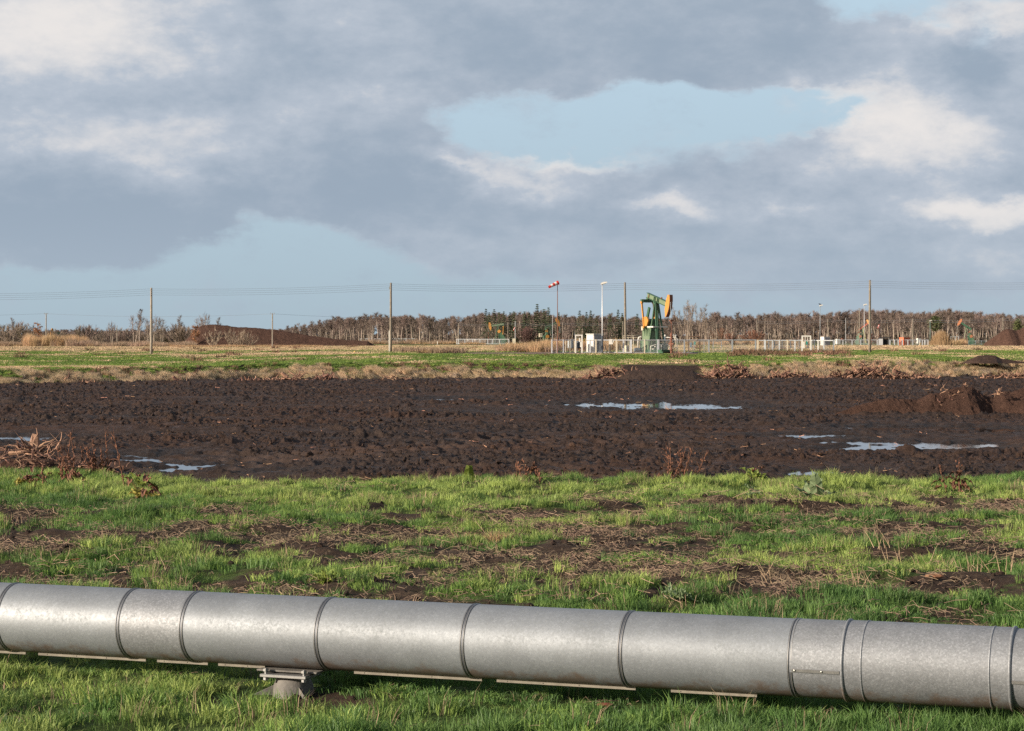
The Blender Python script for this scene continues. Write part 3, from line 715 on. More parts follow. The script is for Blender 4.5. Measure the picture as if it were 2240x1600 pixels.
x1, y1_ = cand(28500, 14.0, 33.0, .315); x2, y2_ = cand(5500, 9.6, 14.2, .42)
X_ = np.concatenate([x1, x2]); Y_ = np.concatenate([y1_, y2_])
gm = g_mask(X_, Y_); clump = fbm(X_ / .42, Y_ / .42, 2, 55)
keep = (rs.rand(len(X_)) < np.clip(gm * (0.60 + 1.5 * (clump - .35)) + .035, 0, 1)) & (Y_ < y_edge(X_) + .25)
X_, Y_, gm, clump = X_[keep], Y_[keep], gm[keep], clump[keep]
Z_ = z_near(X_, Y_); n = len(X_)
dp = np.abs((X_ * sin(TP) + (Y_ - PZ0) * cos(TP)))            # distance from the pipe's axis
tall = 0.42 + 1.9 * (clump - .35) + .35 * gm
tall *= np.where(dp < .9, 1.12, 1.0) * np.where(Y_ < 14, 1.12, 1.0) * np.where((dp < .45) & (X_ > .25) & (Y_ < PZ0), 1.35, 1) * np.where(dp < .16, .5, 1)
tall = np.clip(tall * rs.uniform(.75, 1.25, n), .3, 1.9)
kk = fbm(X_ / 2.2, Y_ / 2.2, 3, 77) + rs.uniform(-.16, .16, n) - .10 * (Y_ < 17) + .05 * (Y_ > 24)
idx = np.where(kk < .40, 2, np.where(kk < .50, 0, np.where(kk < .57, 3, np.where(rs.rand(n) < .6, 1, 5))))
idx = np.where(rs.rand(n) < .05 + .22 * (gm < .6), 4, idx)
rot = np.stack([rs.normal(0, .12, n), rs.normal(0, .12, n), rs.uniform(0, 6.28, n)], 1)
wsc = rs.uniform(.8, 1.25, n)
scatter('grass', src, np.stack([X_, Y_, Z_], 1), rot, np.stack([wsc, wsc, tall * 1.05], 1), idx, 'short green winter grass growing in patches beside the pipeline', 'grass')
# straw litter on the bare strips
def sticks(name, n, L0, L1, w, M, seed, up=.25, rad=.16):
    q = random.Random(seed); b = MB()
    for i in range(n):
        c = Vector((q.gauss(0, rad), q.gauss(0, rad), q.uniform(.0, .03))); a = q.uniform(0, 2 * pi); e = q.uniform(-.1, up)
        d = Vector((cos(a) * cos(e), sin(a) * cos(e), sin(e))); l = q.uniform(L0, L1); side = Vector((-d.y, d.x, 0)).normalized() * (w / 2) * q.uniform(.6, 1.3); k = len(b.v)
        mid = c + Vector((q.gauss(0, .012), q.gauss(0, .012), abs(q.gauss(0, .012))))
        p0, p2 = c - d * l / 2, c + d * l / 2; upv = Vector((0, 0, w * .7))
        for p in (p0, mid, p2): b.v += [tuple(p - side), tuple(p + side), tuple(p + upv)]
        for s_ in (0, 3): b.f += [(k + s_, k + s_ + 1, k + s_ + 4, k + s_ + 3), (k + s_ + 1, k + s_ + 2, k + s_ + 5, k + s_ + 4), (k + s_ + 2, k + s_, k + s_ + 3, k + s_ + 5)]
    return b.build(name, M, link=False)
ls = [sticks('straw_a', 26, .03, .11, .0038, ST1, 1), sticks('straw_b', 30, .03, .12, .004, ST2, 2), sticks('straw_c', 5, .12, .26, .0045, ST1, 3, .5), sticks('straw_d', 34, .02, .07, .0055, ST2, 4)]
x, y = cand(12500, 9.8, 32.0, .31); gm = g_mask(x, y); sn = fbm(x / 1.1, y / .9, 3, 66)
k = rs.rand(len(x)) < np.clip((1 - gm) * (.04 + 1.6 * (sn - .38)) + .02, 0, 1) * np.where(y > 29, .3, 1); x, y, sn = x[k], y[k], sn[k]; n = len(x)
scatter('dead_straw', ls, np.stack([x, y, z_near(x, y)], 1), np.stack([rs.normal(0, .1, n), rs.normal(0, .1, n), rs.uniform(0, 6.28, n)], 1), np.repeat((rs.uniform(.7, 1.5, n) * np.where(y < 14.5, .62, 1))[:, None], 3, 1),
        np.where(sn > .55, rs.choice([0, 0, 2, 1, 1, 3], n), rs.choice([1, 3, 3, 1, 0], n)), 'pale and brown dead stalks lying on bare soil', 'straw')
# peat crumbs: small irregular lumps
def lump(name, seed, M, sub=2):
    import bmesh
    bm = bmesh.new(); bmesh.ops.create_icosphere(bm, subdivisions=sub, radius=1); q = np.array([v.co[:] for v in bm.verts])
    d = .65 + .75 * fbm(q[:, 0] * 1.7 + seed * 9, q[:, 1] * 1.7 + q[:, 2] * 2.3, 3, seed, .6)
    for v, dd in zip(bm.verts, d): v.co = v.co * dd; v.co.z *= .7
    me = bpy.data.meshes.new(name); bm.to_mesh(me); bm.free(); me.materials.append(M)
    return bpy.data.objects.new(name, me)
pl = [lump('lump_a', 1, M_peat), lump('lump_b', 2, M_peat), lump('lump_c', 3, M_peat), lump('lump_d', 4, M_peat)]
# crumbs in the bare turf strips
x, y = cand(6000, 10, 32, .26); gm = g_mask(x, y); k = rs.rand(len(x)) < (1 - gm) * .9; x, y = x[k], y[k]; n = len(x); s_ = np.minimum(rs.gamma(2, .008, n) + .005, .032)
scatter('soil_crumbs', pl, np.stack([x, y, z_near(x, y) + s_ * .1], 1), rs.uniform(0, 6.28, (n, 3)), np.stack([s_, s_, s_], 1), rs.randint(0, 4, n), 'dark crumbs of soil between the grass patches', 'soil crumbs')
y = 31.5 * (160 / 31.5) ** rs.rand(52000); x = rs.uniform(-.25, .25, len(y)) * y
pf = pud_field(x, y); cl = fbm(x / 1.6, y / 1.2, 3, 99)
k = (rs.rand(len(x)) < np.clip(.25 + 3.0 * (cl - .42), 0.02, 1) * (pud_field(x, y, 1.4, 3.4) < .12)) & (y > y_edge(x) + 1.3) & (y < ip(CX + F * x / y, BB) - .5)
x, y, cl = x[k], y[k], cl[k]; n = len(x); s_ = np.minimum(rs.gamma(1.5, .009, n) + .007, .075) * (.75 + y / 110)
scatter('peat_clods', pl, np.stack([x, y, z_peat(x, y) + s_ * .15], 1), rs.uniform(0, 6.28, (n, 3)), np.stack([s_ * 1.25, s_, s_ * .8], 1), rs.randint(0, 4, n), 'loose dark clods strewn over the wet peat field', 'peat clods')
# chips and bits of wood in the peat
WD = mat('bog_wood_chip', (0.36, 0.20, 0.12), 0.8, objvar=.4)
wc = [sticks('chip_a', 3, .12, .4, .022, WD, 8, .9, .12), sticks('chip_b', 2, .15, .45, .03, WD, 9, 1.0, .1)]
y = 36 * (158 / 36) ** rs.rand(330); x = rs.uniform(-.25, .25, 330) * y; n = 330; s_ = rs.uniform(.3, .9, n) * np.where(y > 100, 1.4, .8)
scatter('wood_chips', wc, np.stack([x, y, z_peat(x, y) + .03], 1), np.stack([rs.normal(0, .2, n), rs.normal(0, .2, n), rs.uniform(0, 6.28, n)], 1), np.stack([s_, s_, s_], 1), rs.randint(0, 2, n), 'orange brown splinters of bog wood scattered on the peat', 'wood chips')

# -------- bank and plateau vegetation
HB = mat('bank_straw', (0.58, 0.44, 0.27), 0.85, transl=.15, objvar=.35); HB2 = mat('bank_straw_grey', (0.36, 0.29, 0.21), 0.85, transl=.1, objvar=.35)
GB = mat('bank_green', (0.18, 0.27, 0.055), 0.7, transl=.25, objvar=.4); DK = mat('dock_brown', (0.17, 0.10, 0.06), 0.85, objvar=.4)
vs = [blades('tuft_a', 150, .26, .30, .70, .013, 1.2, HB, 21, ldir=2.6), blades('tuft_b', 120, .28, .25, .6, .014, 1.4, HB2, 22, ldir=2.9), blades('tuft_c', 80, .22, .10, .30, .035, .6, GB, 23),
      blades('tuft_d', 100, .5, .06, .16, .035, .8, GB, 24), blades('tuft_e', 60, .3, .15, .45, .03, .5, DK, 25), blades('tuft_f', 80, .5, .06, .18, .03, .7, HB, 26), blades('tuft_g', 90, .35, .5, 1.0, .014, .5, HB, 27), blades('tuft_h', 80, .5, .04, .12, .035, .7, mat('field_brown', (.17, .115, .075), .9, objvar=.3), 28)]
pts, ids, scs = [], [], []
y = rs.uniform(139, 176, 26000); x = rs.uniform(-.25, .25, 26000) * y; px = CX + F * x / y
s, n1, n2, bank, brown, straw, track, pyn = far_cov(x, y)
rampm = sst(px, 1345, 1375) * (1 - sst(px, 1510, 1545)); cl = fbm(x / 1.7, y / 1.7, 3, 101); c2 = fbm(x / 7, y / 7, 3, 102)
top = s > .92
strawy = (s < .9) & (cl + c2 * .6 + (.5 - s) * .55 + .14 * sst(px, 1500, 1750) + .06 * sst(px, 900, 1100) > .77); greeny = (s < 1.0) & ~strawy & (cl < .62)
k = (s > -.02) & (s < 4) & (rampm < .3) & (strawy | (greeny & (s > .12)) | (top & (rs.rand(len(x)) < .8)))
x, y, s, cl, c2, strawy, px, top = x[k], y[k], s[k], cl[k], c2[k], strawy[k], px[k], top[k]; n = len(x)
idx = np.where(strawy, rs.choice([0, 1, 0], n), np.where(top, np.where((c2 > .58) | (rs.rand(n) < .06), 5, 3), rs.choice([2, 2, 2, 3, 4], n)))
sc_ = rs.uniform(.6, 1.1, n) * np.where(strawy, .95 - .4 * s, .8)
scatter('bank_grass', vs, np.stack([x, y, z_far(x, y) - .03], 1), np.stack([rs.normal(0, .1, n), rs.normal(0, .1, n), np.where(strawy, rs.normal(0, .45, n), rs.uniform(0, 6.28, n))], 1), np.stack([sc_] * 3, 1), idx,
        'pale dead tussocks and green weeds on the bank behind the peat field', 'bank grass')
# plateau: low sward, taller clumps here and there
y = 170 * (520 / 170) ** (rs.rand(26000) ** 1.0); x = rs.uniform(-.25, .25, len(y)) * y; px = CX + F * x / y
s, n1, n2, bank, brown, straw, track, pyn = far_cov(x, y); r_ = rs.rand(len(x))
k = (s > 1.0) & (track < .2) & (r_ > brown * .75) & ~((pyn > 768) & (px > 1380) & (px < 1500) & (y > 225))
x, y, px, n1, n2, brown, straw, pyn = [q_[k] for q_ in (x, y, px, n1, n2, brown, straw, pyn)]; n = len(x)
idx = np.where(rs.rand(n) < straw * 1.1, 5, 3); idx = np.where((brown > .5), rs.choice([5, 5, 5, 5, 7], n), idx)
dock = (px > 1600) & (px < 1850) & (y > 205) & (y < 246) & (rs.rand(n) < .16); idx = np.where(dock | (rs.rand(n) < .003), 4, idx)
sc_ = rs.uniform(.6, 1.1, n) * (1 + y / 500)
scatter('field_grass', vs, np.stack([x, y, z_far(x, y) - .02], 1), np.stack([np.zeros(n), np.zeros(n), rs.uniform(0, 6.28, n)], 1), np.stack([sc_ * 1.5, sc_ * 1.5, sc_ * np.where(idx == 4, 1.15, 1)], 1), idx,
        'green and straw coloured sward on the flat field beyond the bank', 'grass')
# reed beds
RD = mat('dry_reed', (0.50, 0.34, 0.19), 0.85, transl=.2, objvar=.25); RD2 = mat('dry_reed_grey', (0.36, 0.26, 0.18), 0.85, transl=.15, objvar=.3)
rsrc = [blades('reed_a', 90, .8, 1.2, 2.3, .035, .12, RD, 31, .3), blades('reed_b', 80, .9, .7, 1.7, .04, .25, RD2, 32, .4), blades('reed_c', 70, .6, .5, 1.1, .04, .4, RD, 33, .4)]
def bed(name, px0, px1, y0, y1, n, ids_, h0, h1, label, prof=None):
    y = rs.uniform(y0, y1, n); px = rs.uniform(px0, px1, n); x = wx(px, y); h = rs.uniform(h0, h1, n) * (.75 + .6 * (fbm(px / 22, y / 40, 2, 7) - .3))
    if prof: h = h * ip(px, prof)
    scatter(name, rsrc, np.stack([x, y, z_far(x, y)], 1), np.stack([rs.normal(0, .06, n), rs.normal(0, .06, n), rs.uniform(0, 6.28, n)], 1), np.stack([h * .0 + 1.1, h * .0 + 1.1, h], 1), rs.choice(ids_, n), label, 'reeds')
bed('reed_bed', 58, 185, 430, 455, 420, [0, 0, 1], 1.0, 1.5, 'tall tan reed bed in front of the scrub at far left')
bed('reed_bed', 150, 420, 425, 450, 620, [1, 1, 2], .8, 1.2, 'greyish dry reeds along the scrub left of the peat heap', [(150, 1.3), (250, .7), (420, .9)])
bed('reed_bed', -40, 60, 440, 460, 160, [1, 2], .7, 1.0, 'low brown reeds at the left end of the scrub')
bed('reed_bed', 380, 700, 405, 418, 420, [2], .4, .7, 'short straw strip at the foot of the long peat heap')
bed('reed_bed', 1100, 1205, 262, 300, 360, [0, 1, 2], .40, .75, 'tan reeds left of the fenced well site')
bed('reed_bed', 1195, 1345, 275, 300, 460, [0, 0, 1], .6, .95, 'tan reeds behind the grey cabinet and fence')
bed('reed_bed', 870, 1010, 250, 262, 160, [1, 2], .3, .6, 'low dead stalks right of the tall wooden pole')
bed('reed_bed', 1500, 1770, 590, 640, 420, [0, 2], .5, 1.0, 'pale reeds behind the right hand fence')
bed('reed_bed', 1010, 1060, 640, 660, 60, [2], .5, .8, 'low straw by the distant pump fence')
bed('reed_bed', 780, 1060, 690, 705, 300, [1, 2], .6, 1.3, 'thin straw along the foot of the wood')
bed('reed_bed', 2082, 2110, 540, 560, 60, [0, 2], .6, 1.1, 'small reed clump right of the big reed thicket')

# ================================================================ trees, shrubs and scrub
BARKP = mat('birch_bark', (0.36, 0.295, 0.24), 0.85, var=.35, vscale=2.5, objvar=.2)
BARKB = mat('brown_bark', (0.17, 0.125, 0.095), 0.9, objvar=.3)
TW1 = mat('birch_twigs', (0.185, 0.138, 0.118), 0.9, objvar=.28); TW2 = mat('grey_brown_twigs', (0.22, 0.175, 0.135), 0.9, objvar=.25)
TWR = mat('reddish_twigs', (0.29, 0.145, 0.10), 0.9, objvar=.15); NEED = mat('needles', (0.050, 0.075, 0.030), 0.8, objvar=.4)
NEEDP = mat('pine_needles', (0.085, 0.10, 0.035), 0.8, objvar=.2); OAK = mat('withered_leaves', (0.33, 0.165, 0.085), 0.85, transl=.2, objvar=.2)
def strip(b, p, d, l, w, q):
    """one twig: a thin three-sided spike"""
    d = d.normalized(); s_ = d.cross(Vector((q.gauss(0, 1), q.gauss(0, 1), q.gauss(0, 1)))).normalized() * (w / 2); k = len(b.v)
    mid = p + d * l * .5 + Vector((q.gauss(0, .06), q.gauss(0, .06), q.gauss(0, .06))) * l
    b.v += [tuple(p - s_), tuple(p + s_), tuple(mid + s_ * .8), tuple(mid - s_ * .8), tuple(p + d * l + Vector((0, 0, q.uniform(-.12, .05) * l)))]
    b.f += [(k, k + 1, k + 2, k + 3), (k + 3, k + 2, k + 4)]
def bare_tree(name, seed, h=9.0, stems=1, crown0=.35, width=.26, ntw=520, tl=(.5, 1.1), tw=.06, trunk_r=.13, bark=None, twm=None, lean=.05, droop=.0, limb_r=.035, up=.8, nl=13, kx=1.0):
    q = random.Random(seed); tb = MB(); cb_ = MB(); tips = []
    for s_ in range(stems):
        ang = q.uniform(0, 2 * pi); ln = lean * q.uniform(.3, 1.6) * (1 if stems == 1 else 2.6); hh = h * q.uniform(.86, 1.0); pts = []
        ox, oy = (0, 0) if stems == 1 else (cos(ang) * .18, sin(ang) * .18); bx, by = q.gauss(0, .02), q.gauss(0, .02)
        nseg = 7
        for i in range(nseg + 1):
            t_ = i / nseg; pts.append(Vector((ox + cos(ang) * ln * hh * t_ ** 1.3 + bx * hh * sin(t_ * 5), oy + sin(ang) * ln * hh * t_ ** 1.3 + by * hh * sin(t_ * 4.2), hh * t_)))
        tb.tube(pts, [trunk_r * (1 - .88 * i / nseg) + .012 for i in range(nseg + 1)], 6)
        def on(t_):
            f_ = t_ * nseg; i = min(int(f_), nseg - 1); return pts[i].lerp(pts[i + 1], f_ - i)
        for j in range(nl):
            t_ = crown0 + (1 - crown0) * (j + q.random()) / nl * .97; p = on(t_); a = q.uniform(0, 2 * pi)
            ll = width * h * (1.15 - .75 * ((t_ - crown0) / (1 - crown0)) ** 1.6) * q.uniform(.6, 1.1); d = Vector((cos(a), sin(a), up * q.uniform(.6, 1.5))).normalized()
            lp = [p]
            for kk_ in range(3):
                d = (d + Vector((q.gauss(0, .14), q.gauss(0, .14), .10 - droop))).normalized(); lp.append(lp[-1] + d * ll / 3)
            tb.tube(lp, [limb_r * (1.1 - t_ * .6), limb_r * .65, limb_r * .4, .01], 4, cap=False); tips.append((lp, ll))
        tips.append(([on(.75), on(.85), on(.93), on(1.0)], width * h * .5))
    for i in range(ntw):
        lp, ll = q.choice(tips); f_ = q.uniform(.5, 3.0); k_ = min(int(f_), 2); p = lp[k_].lerp(lp[k_ + 1], f_ - k_)
        d = (lp[k_ + 1] - lp[k_]).normalized() * .7 + Vector((q.gauss(0, .55) * kx, q.gauss(0, .55), q.gauss(.15 - droop, .45)))
        strip(cb_, p + Vector((q.gauss(0, .10), q.gauss(0, .10), q.gauss(0, .1))), d, q.uniform(*tl), tw * q.uniform(.6, 1.3), q)
    root = empty(name); tb.build('trunk', bark or BARKP, root, smooth=True); cb_.build('crown', twm or TW1, root)
    return root
def shrub(name, seed, h=3.2, r=1.6, n=420, M=None, BM=None, stems=14, dense=1.0, tl=(.4, .9), tw=.05):
    q = random.Random(seed); tb = MB(); cb_ = MB(); arms = []
    for i in range(stems):
        a = q.uniform(0, 2 * pi); sp_ = q.uniform(.1, 1) * r; hh = h * sqrt(max(.1, 1 - (sp_ / r) ** 2 * .6)) * q.uniform(.8, 1); p = [Vector((cos(a) * .15, sin(a) * .15, 0))]
        for t_ in (.33, .66, 1): p.append(Vector((cos(a) * sp_ * t_ ** .8 + q.gauss(0, .08), sin(a) * sp_ * t_ ** .8 + q.gauss(0, .08), hh * t_ * .88)))
        tb.tube(p, [.045, .032, .02, .008], 4, cap=False); arms.append(p)
    for i in range(n):
        p_ = q.choice(arms); f_ = q.uniform(.6, 3); k_ = min(int(f_), 2); p = p_[k_].lerp(p_[k_ + 1], f_ - k_)
        strip(cb_, p, (p_[k_ + 1] - p_[k_]).normalized() + Vector((q.gauss(0, .5), q.gauss(0, .5), q.gauss(.2, .35))), q.uniform(*tl), tw * q.uniform(.6, 1.3), q)
    root = empty(name); tb.build('stems', BM or BARKB, root); cb_.build('twigs', M or TW2, root)
    return root
def conifer(name, seed, h=9.5, w=1.7, M=None, layers=17, pine=False):
    q = random.Random(seed); tb = MB(); cb_ = MB()
    tb.tube([(0, 0, 0), (q.gauss(0, .1), 0, h * .5), (q.gauss(0, .1), 0, h)], [.15, .10, .02], 6)
    for l in range(layers):
        t_ = l / (layers - 1); z = h * ((.16 if not pine else .45) + (.84 if not pine else .5) * t_); rr2 = w * ((1 - t_) ** .85 + .04) if not pine else w * sin(pi * (.25 + .7 * t_)) ; nb = 9 if not pine else 7
        for j in range(nb):
            if q.random() < .12: continue
            a = 2 * pi * (j + q.random()) / nb; L_ = rr2 * q.uniform(.65, 1.2); d = Vector((cos(a), sin(a), -.12 if not pine else .25)); p0 = Vector((0, 0, z))
            tb.tube([p0, p0 + d * L_ * .9], [.025, .01], 3, cap=False)
            for k_ in range(int((13 if not pine else 20) * (.35 + L_ / w))):
                f_ = q.uniform(.2, 1.0); c = p0 + d * L_ * f_ + Vector((0, 0, .22 * f_ * f_ * L_ - (.1 if not pine else 0))); e = Vector((q.gauss(0, .25), q.gauss(0, .25), q.gauss(-.03, .12))); 
                sd_ = q.uniform(.10, .22) * (1.3 if pine else 1); k0 = len(cb_.v); v1 = Vector((q.gauss(0, 1), q.gauss(0, 1), q.gauss(0, .5))).normalized() * sd_; v2 = Vector((q.gauss(0, 1), q.gauss(0, 1), q.gauss(0, .6))).normalized() * sd_
                for s1_, s2_ in ((-1, -.6), (1, -.4), (.3, 1)): cb_.v.append(tuple(c + e * (.5 if not pine else .9) + v1 * s1_ + v2 * s2_))
                cb_.f.append((k0, k0 + 1, k0 + 2))
    root = empty(name); tb.build('trunk', BARKB, root); cb_.build('crown', M or NEED, root)
    return root
def put_at(root, px, Y, s_=1.0, sz=None, rz=None, dz=0.0):
    x = wx(px, Y); root.location = (x, Y, zf(x, Y) - .05 + dz); root.scale = (s_, s_, sz or s_); root.rotation_euler = (0, 0, rnd.uniform(0, 6.28) if rz is None else rz)
class Bank:
    """prototypes: the first use takes the prototype itself, later ones copy it"""
    def __init__(s, protos): s.p = protos; s.used = [False] * len(protos)
    def get(s, i):
        i %= len(s.p)
        if not s.used[i]: s.used[i] = True; return s.p[i]
        return copy_tree(s.p[i])
birch = Bank([bare_tree('birch_tree', k, 9.0, stems=[1, 1, 2, 1, 2, 1, 1][k % 7], crown0=[.4, .5, .35, .55, .4, .45, .6][k % 7], width=[.20, .17, .22, .16, .2, .24, .15][k % 7], ntw=680, tw=.048, lean=[.03, .08, .05, .12, .06, .02, .04][k % 7]) for k in range(7)])
# skyline of the wood: photograph px -> py
TOPS = [(590, 718), (640, 713), (700, 701), (735, 692), (780, 693), (800, 688), (860, 690), (900, 687), (960, 692), (1010, 691), (1040, 686), (1080, 682), (1130, 684), (1180, 680), (1230, 690), (1290, 688), (1350, 692), (1400, 690), (1440, 696), (1470, 690),
        (1540, 700), (1565, 682), (1590, 690), (1650, 688), (1700, 685), (1760, 684), (1800, 686), (1850, 682), (1880, 677), (1920, 679), (1960, 679), (1990, 683), (2030, 682), (2060, 676), (2110, 680), (2150, 682), (2180, 683), (2215, 690), (2300, 688)]
SEG = [(0, 818, 'above the long peat heap'), (818, 858, 'left of the pole with a duct'), (858, 1000, 'right of the pole with a duct'),
       (1000, 1110, 'behind the distant left-facing pump'), (1110, 1200, 'behind the round reddish willow'), (1200, 1300, 'between windsock and grey cabinet'), (1300, 1403, 'behind the lamp post and third pole'),
       (1403, 1480, 'behind the large pump jack'), (1480, 1550, 'beside the tall bare poplars'), (1550, 1700, 'behind the dome shaped shrub'), (1700, 1790, 'left of the bird topped lamp'),
       (1790, 1903, 'left of the tallest wooden pole'), (1903, 2030, 'behind the orange container'), (2030, 2100, 'above the big reed thicket'), (2100, 2160, 'behind the dark green distant pump'), (2160, 2600, 'above the right edge peat heap')]
def seg(px):
    for a, b_, t_ in SEG:
        if px < b_: return t_
    return SEG[-1][2]
i = 0
for row, (Y0, Y1, st_) in enumerate(((735, 765, 10.5), (785, 830, 14.0))):
    px = 612.0
    while px < 2275:
        px += st_ * rnd.uniform(.65, 1.35)
        if 1483 < px < 1545 and row == 0: continue
        if 2160 < px and row == 0 and rnd.random() < .3: continue
        Y = rnd.uniform(Y0, Y1); top = ip(px, TOPS) + rnd.choice([-3.5, -1, 0, 1, 3, 5, 8]) + rnd.uniform(-1, 2) + (1.0 if row == 0 else 0); h = (HOR - top) * Y / F + EYE - .4
        o = birch.get(i * 3 + rnd.randint(0, 6)); put_at(o, px, Y, h / 9 * rnd.uniform(.9, 1.15), h / 9); i += 1
        tag(o, 'pale bare birch, front row of the wood, ' + seg(px) if row == 0 else 'brown bare birch, second row of the wood, ' + seg(px), 'tree', ('front' if row == 0 else 'second') + ' row birches ' + seg(px))
# the wood behind, one mass
wsrc = []
for k in range(5):
    r_ = bare_tree('wood_source', 60 + k, 9, stems=2, crown0=.25, width=.24, ntw=520, tl=(.6, 1.3), tw=.10, bark=BARKB if k % 2 else BARKP, trunk_r=.15)
    vs_, fs_, mi = [], [], []; me = bpy.data.meshes.new('wood_source')
    for j, c in enumerate(r_.children):
        b0 = len(vs_); vs_ += [v_.co[:] for v_ in c.data.vertices]; fs_ += [tuple(b0 + a for a in p_.vertices) for p_ in c.data.polygons]; mi += [j] * len(c.data.polygons)
    me.from_pydata(vs_, [], fs_); [me.materials.append(c.data.materials[0]) for c in r_.children]; me.polygons.foreach_set('material_index', mi)
    wsrc.append(bpy.data.objects.new('wood_source', me))
    for c in list(r_.children): bpy.data.objects.remove(c)
    bpy.data.objects.remove(r_)
for k in range(2):
    r_ = shrub('wood_source', 90 + k, 3.6, 2.6, 1100, TW1 if k else TW2, stems=22, tw=.12); c_ = r_.children[1]; wsrc.append(bpy.data.objects.new('wood_source', c_.data))
    for c in list(r_.children): bpy.data.objects.remove(c)
    bpy.data.objects.remove(r_)
n = 1500; px = rs.uniform(560, 2330, n); y = rs.uniform(835, 1050, n); x = wx(px, y)
h = ((HOR - (ip(px, TOPS) + rs.uniform(3, 16, n))) * y / F + 1.6) / 9
n2_ = 420; px2 = rs.uniform(-120, 640, n2_); y2 = rs.uniform(760, 980, n2_); x2 = wx(px2, y2); h2 = ((HOR - (722 + 5 * (fbm(px2 / 40, px2 * 0, 2, 5) - .5) + rs.uniform(-1, 6, n2_))) * y2 / F + 1.6) / 9
X2 = np.concatenate([x, x2]); Y2 = np.concatenate([y, y2]); H2 = np.concatenate([h, h2]); n = len(X2)
scatter('distant_wood', wsrc, np.stack([X2, Y2, np.full(n, .35)], 1), np.stack([np.zeros(n), np.zeros(n), rs.uniform(0, 6.28, n)], 1), np.stack([H2 * .2 + .9, H2 * .2 + .9, H2], 1), np.where(rs.rand(n) < .42, rs.randint(5, 7, n), rs.randint(0, 5, n)), 'brown leafless wood filling in behind the front rows of birches', 'wood')
# undergrowth at the wood's foot
ub = Bank([shrub('undergrowth_shrub', 300 + k, 2.6, 1.9, 330, TW1 if k % 2 else TW2, tw=.07) for k in range(4)])
px = 640.0; k_ = 0
while px < 2180:
    px += rnd.uniform(14, 30)
    o = ub.get(k_); k_ += 1; put_at(o, px, rnd.uniform(715, 733), rnd.uniform(.7, 1.35)); tag(o, 'low brown shrub at the wood edge, ' + seg(px), 'shrub', 'low shrubs at the foot of the wood ' + seg(px))
# conifers
cf = Bank([conifer('spruce_tree', 400 + k, 9.5, [1.5, 2.0, 1.7][k]) for k in range(3)])
CON_ = [(1063, 676, 'dark spruce, leftmost conifer above the distant left-facing pump'), (1070, 684, 'dark spruce, second conifer above the distant left-facing pump'), (1081, 677, 'pointed dark spruce straight above the left-facing pump'), (1092, 684, 'dark conifer just right of the pointed spruce above the left-facing pump'), (1102, 682, 'broad dark spruce, last of the row above the left-facing pump'),
        (1116, 684, 'green spruce left of the round reddish willow'), (1124, 682, 'bushy spruce above the round reddish willow'), (1147, 682, 'dark spruce behind the right of the round reddish willow'), (1158, 684, 'dark spruce left of the tallest spruce'), (1175, 666, 'tallest pointed spruce, standing above the wood left of the windsock'), (1190, 677, 'olive green spruce close left of the windsock pole'),
        (1200, 673, 'olive spruce nearest the windsock pole on its left'), (1222, 684, 'drooping conifer behind the windsock pole'), (1268, 680, 'grey green spruce left of the pair of dark ones'), (1283, 683, 'wide dark conifer above the grey cabinet'), (1292, 680, 'dark conifer right of the wide one above the grey cabinet'),
        (1305, 692, 'small spruce just left of the lamp post'), (1334, 686, 'dark spruce right of the lamp post'), (1352, 678, 'pointed dark spruce left of the third tall wooden pole'), (1361, 686, 'wide spruce touching the third tall wooden pole'), (1394, 687, 'dark spruce left of the large pump jack'), (1148, 705, 'dark evergreen low behind the willow'), (1180, 700, 'dark evergreen low in the wood left of the windsock')]
for k, (px, py, lb) in enumerate(CON_):
    Y = rnd.uniform(715, 735); h = (HOR - py) * Y / F + 1.6; o = cf.get(k); put_at(o, px, Y, h / 9.5 * (1.25 if h < 9 else 1.0), h / 9.5); tag(o, lb, 'conifer')
o = bare_tree('larch_tree', 433, 11, 1, .3, .16, 420, (.4, .8), .05, .12, BARKB, TW2, .01, nl=22, up=.1); put_at(o, 1269, 712, .95); tag(o, 'bare conical larch between the windsock and the lamp post', 'tree')
for px, py, lb in ((2046, 690, 'spreading olive green pine above the reed thicket'), (2226, 696, 'small green pine near the right edge of the wood')):
    o = conifer('pine_tree', int(px), 8.2, 2.3 if px < 2100 else 1.5, NEEDP, 12, True); Y = 715; h = (HOR - py) * Y / F + 1.6; put_at(o, px, Y, h / 8.2); tag(o, lb, 'pine')
# tall bare poplar-like group right of the pump
PPL = mat('pale_grey_twigs', (0.235, 0.185, 0.15), .9, objvar=.15)
pop = Bank([bare_tree('poplar_tree', 500 + k, 11.5, 3, .28, .17, 620, (.5, 1.2), .05, .10, mat('poplar_bark', (.33, .26, .2), .9), PPL, .05, up=2.2, nl=12) for k in range(3)])
for k, (px, py, lb) in enumerate(((1490, 672, 'tall bare poplar, leftmost of the clump right of the large pump jack'), (1503, 664, 'tall bare poplar, second from the left in the clump right of the pump jack'), (1518, 662, 'tallest bare poplar in the middle of the clump right of the pump jack'), (1533, 666, 'tall bare poplar, second from the right in the clump right of the pump jack'), (1545, 678, 'shorter bare poplar at the right end of the clump beside the pump jack'))):
    Y = 640 + k * 7; h = (HOR - py) * Y / F + 1.6; o = pop.get(k); put_at(o, px, Y, h / 11.5); tag(o, lb, 'tree')
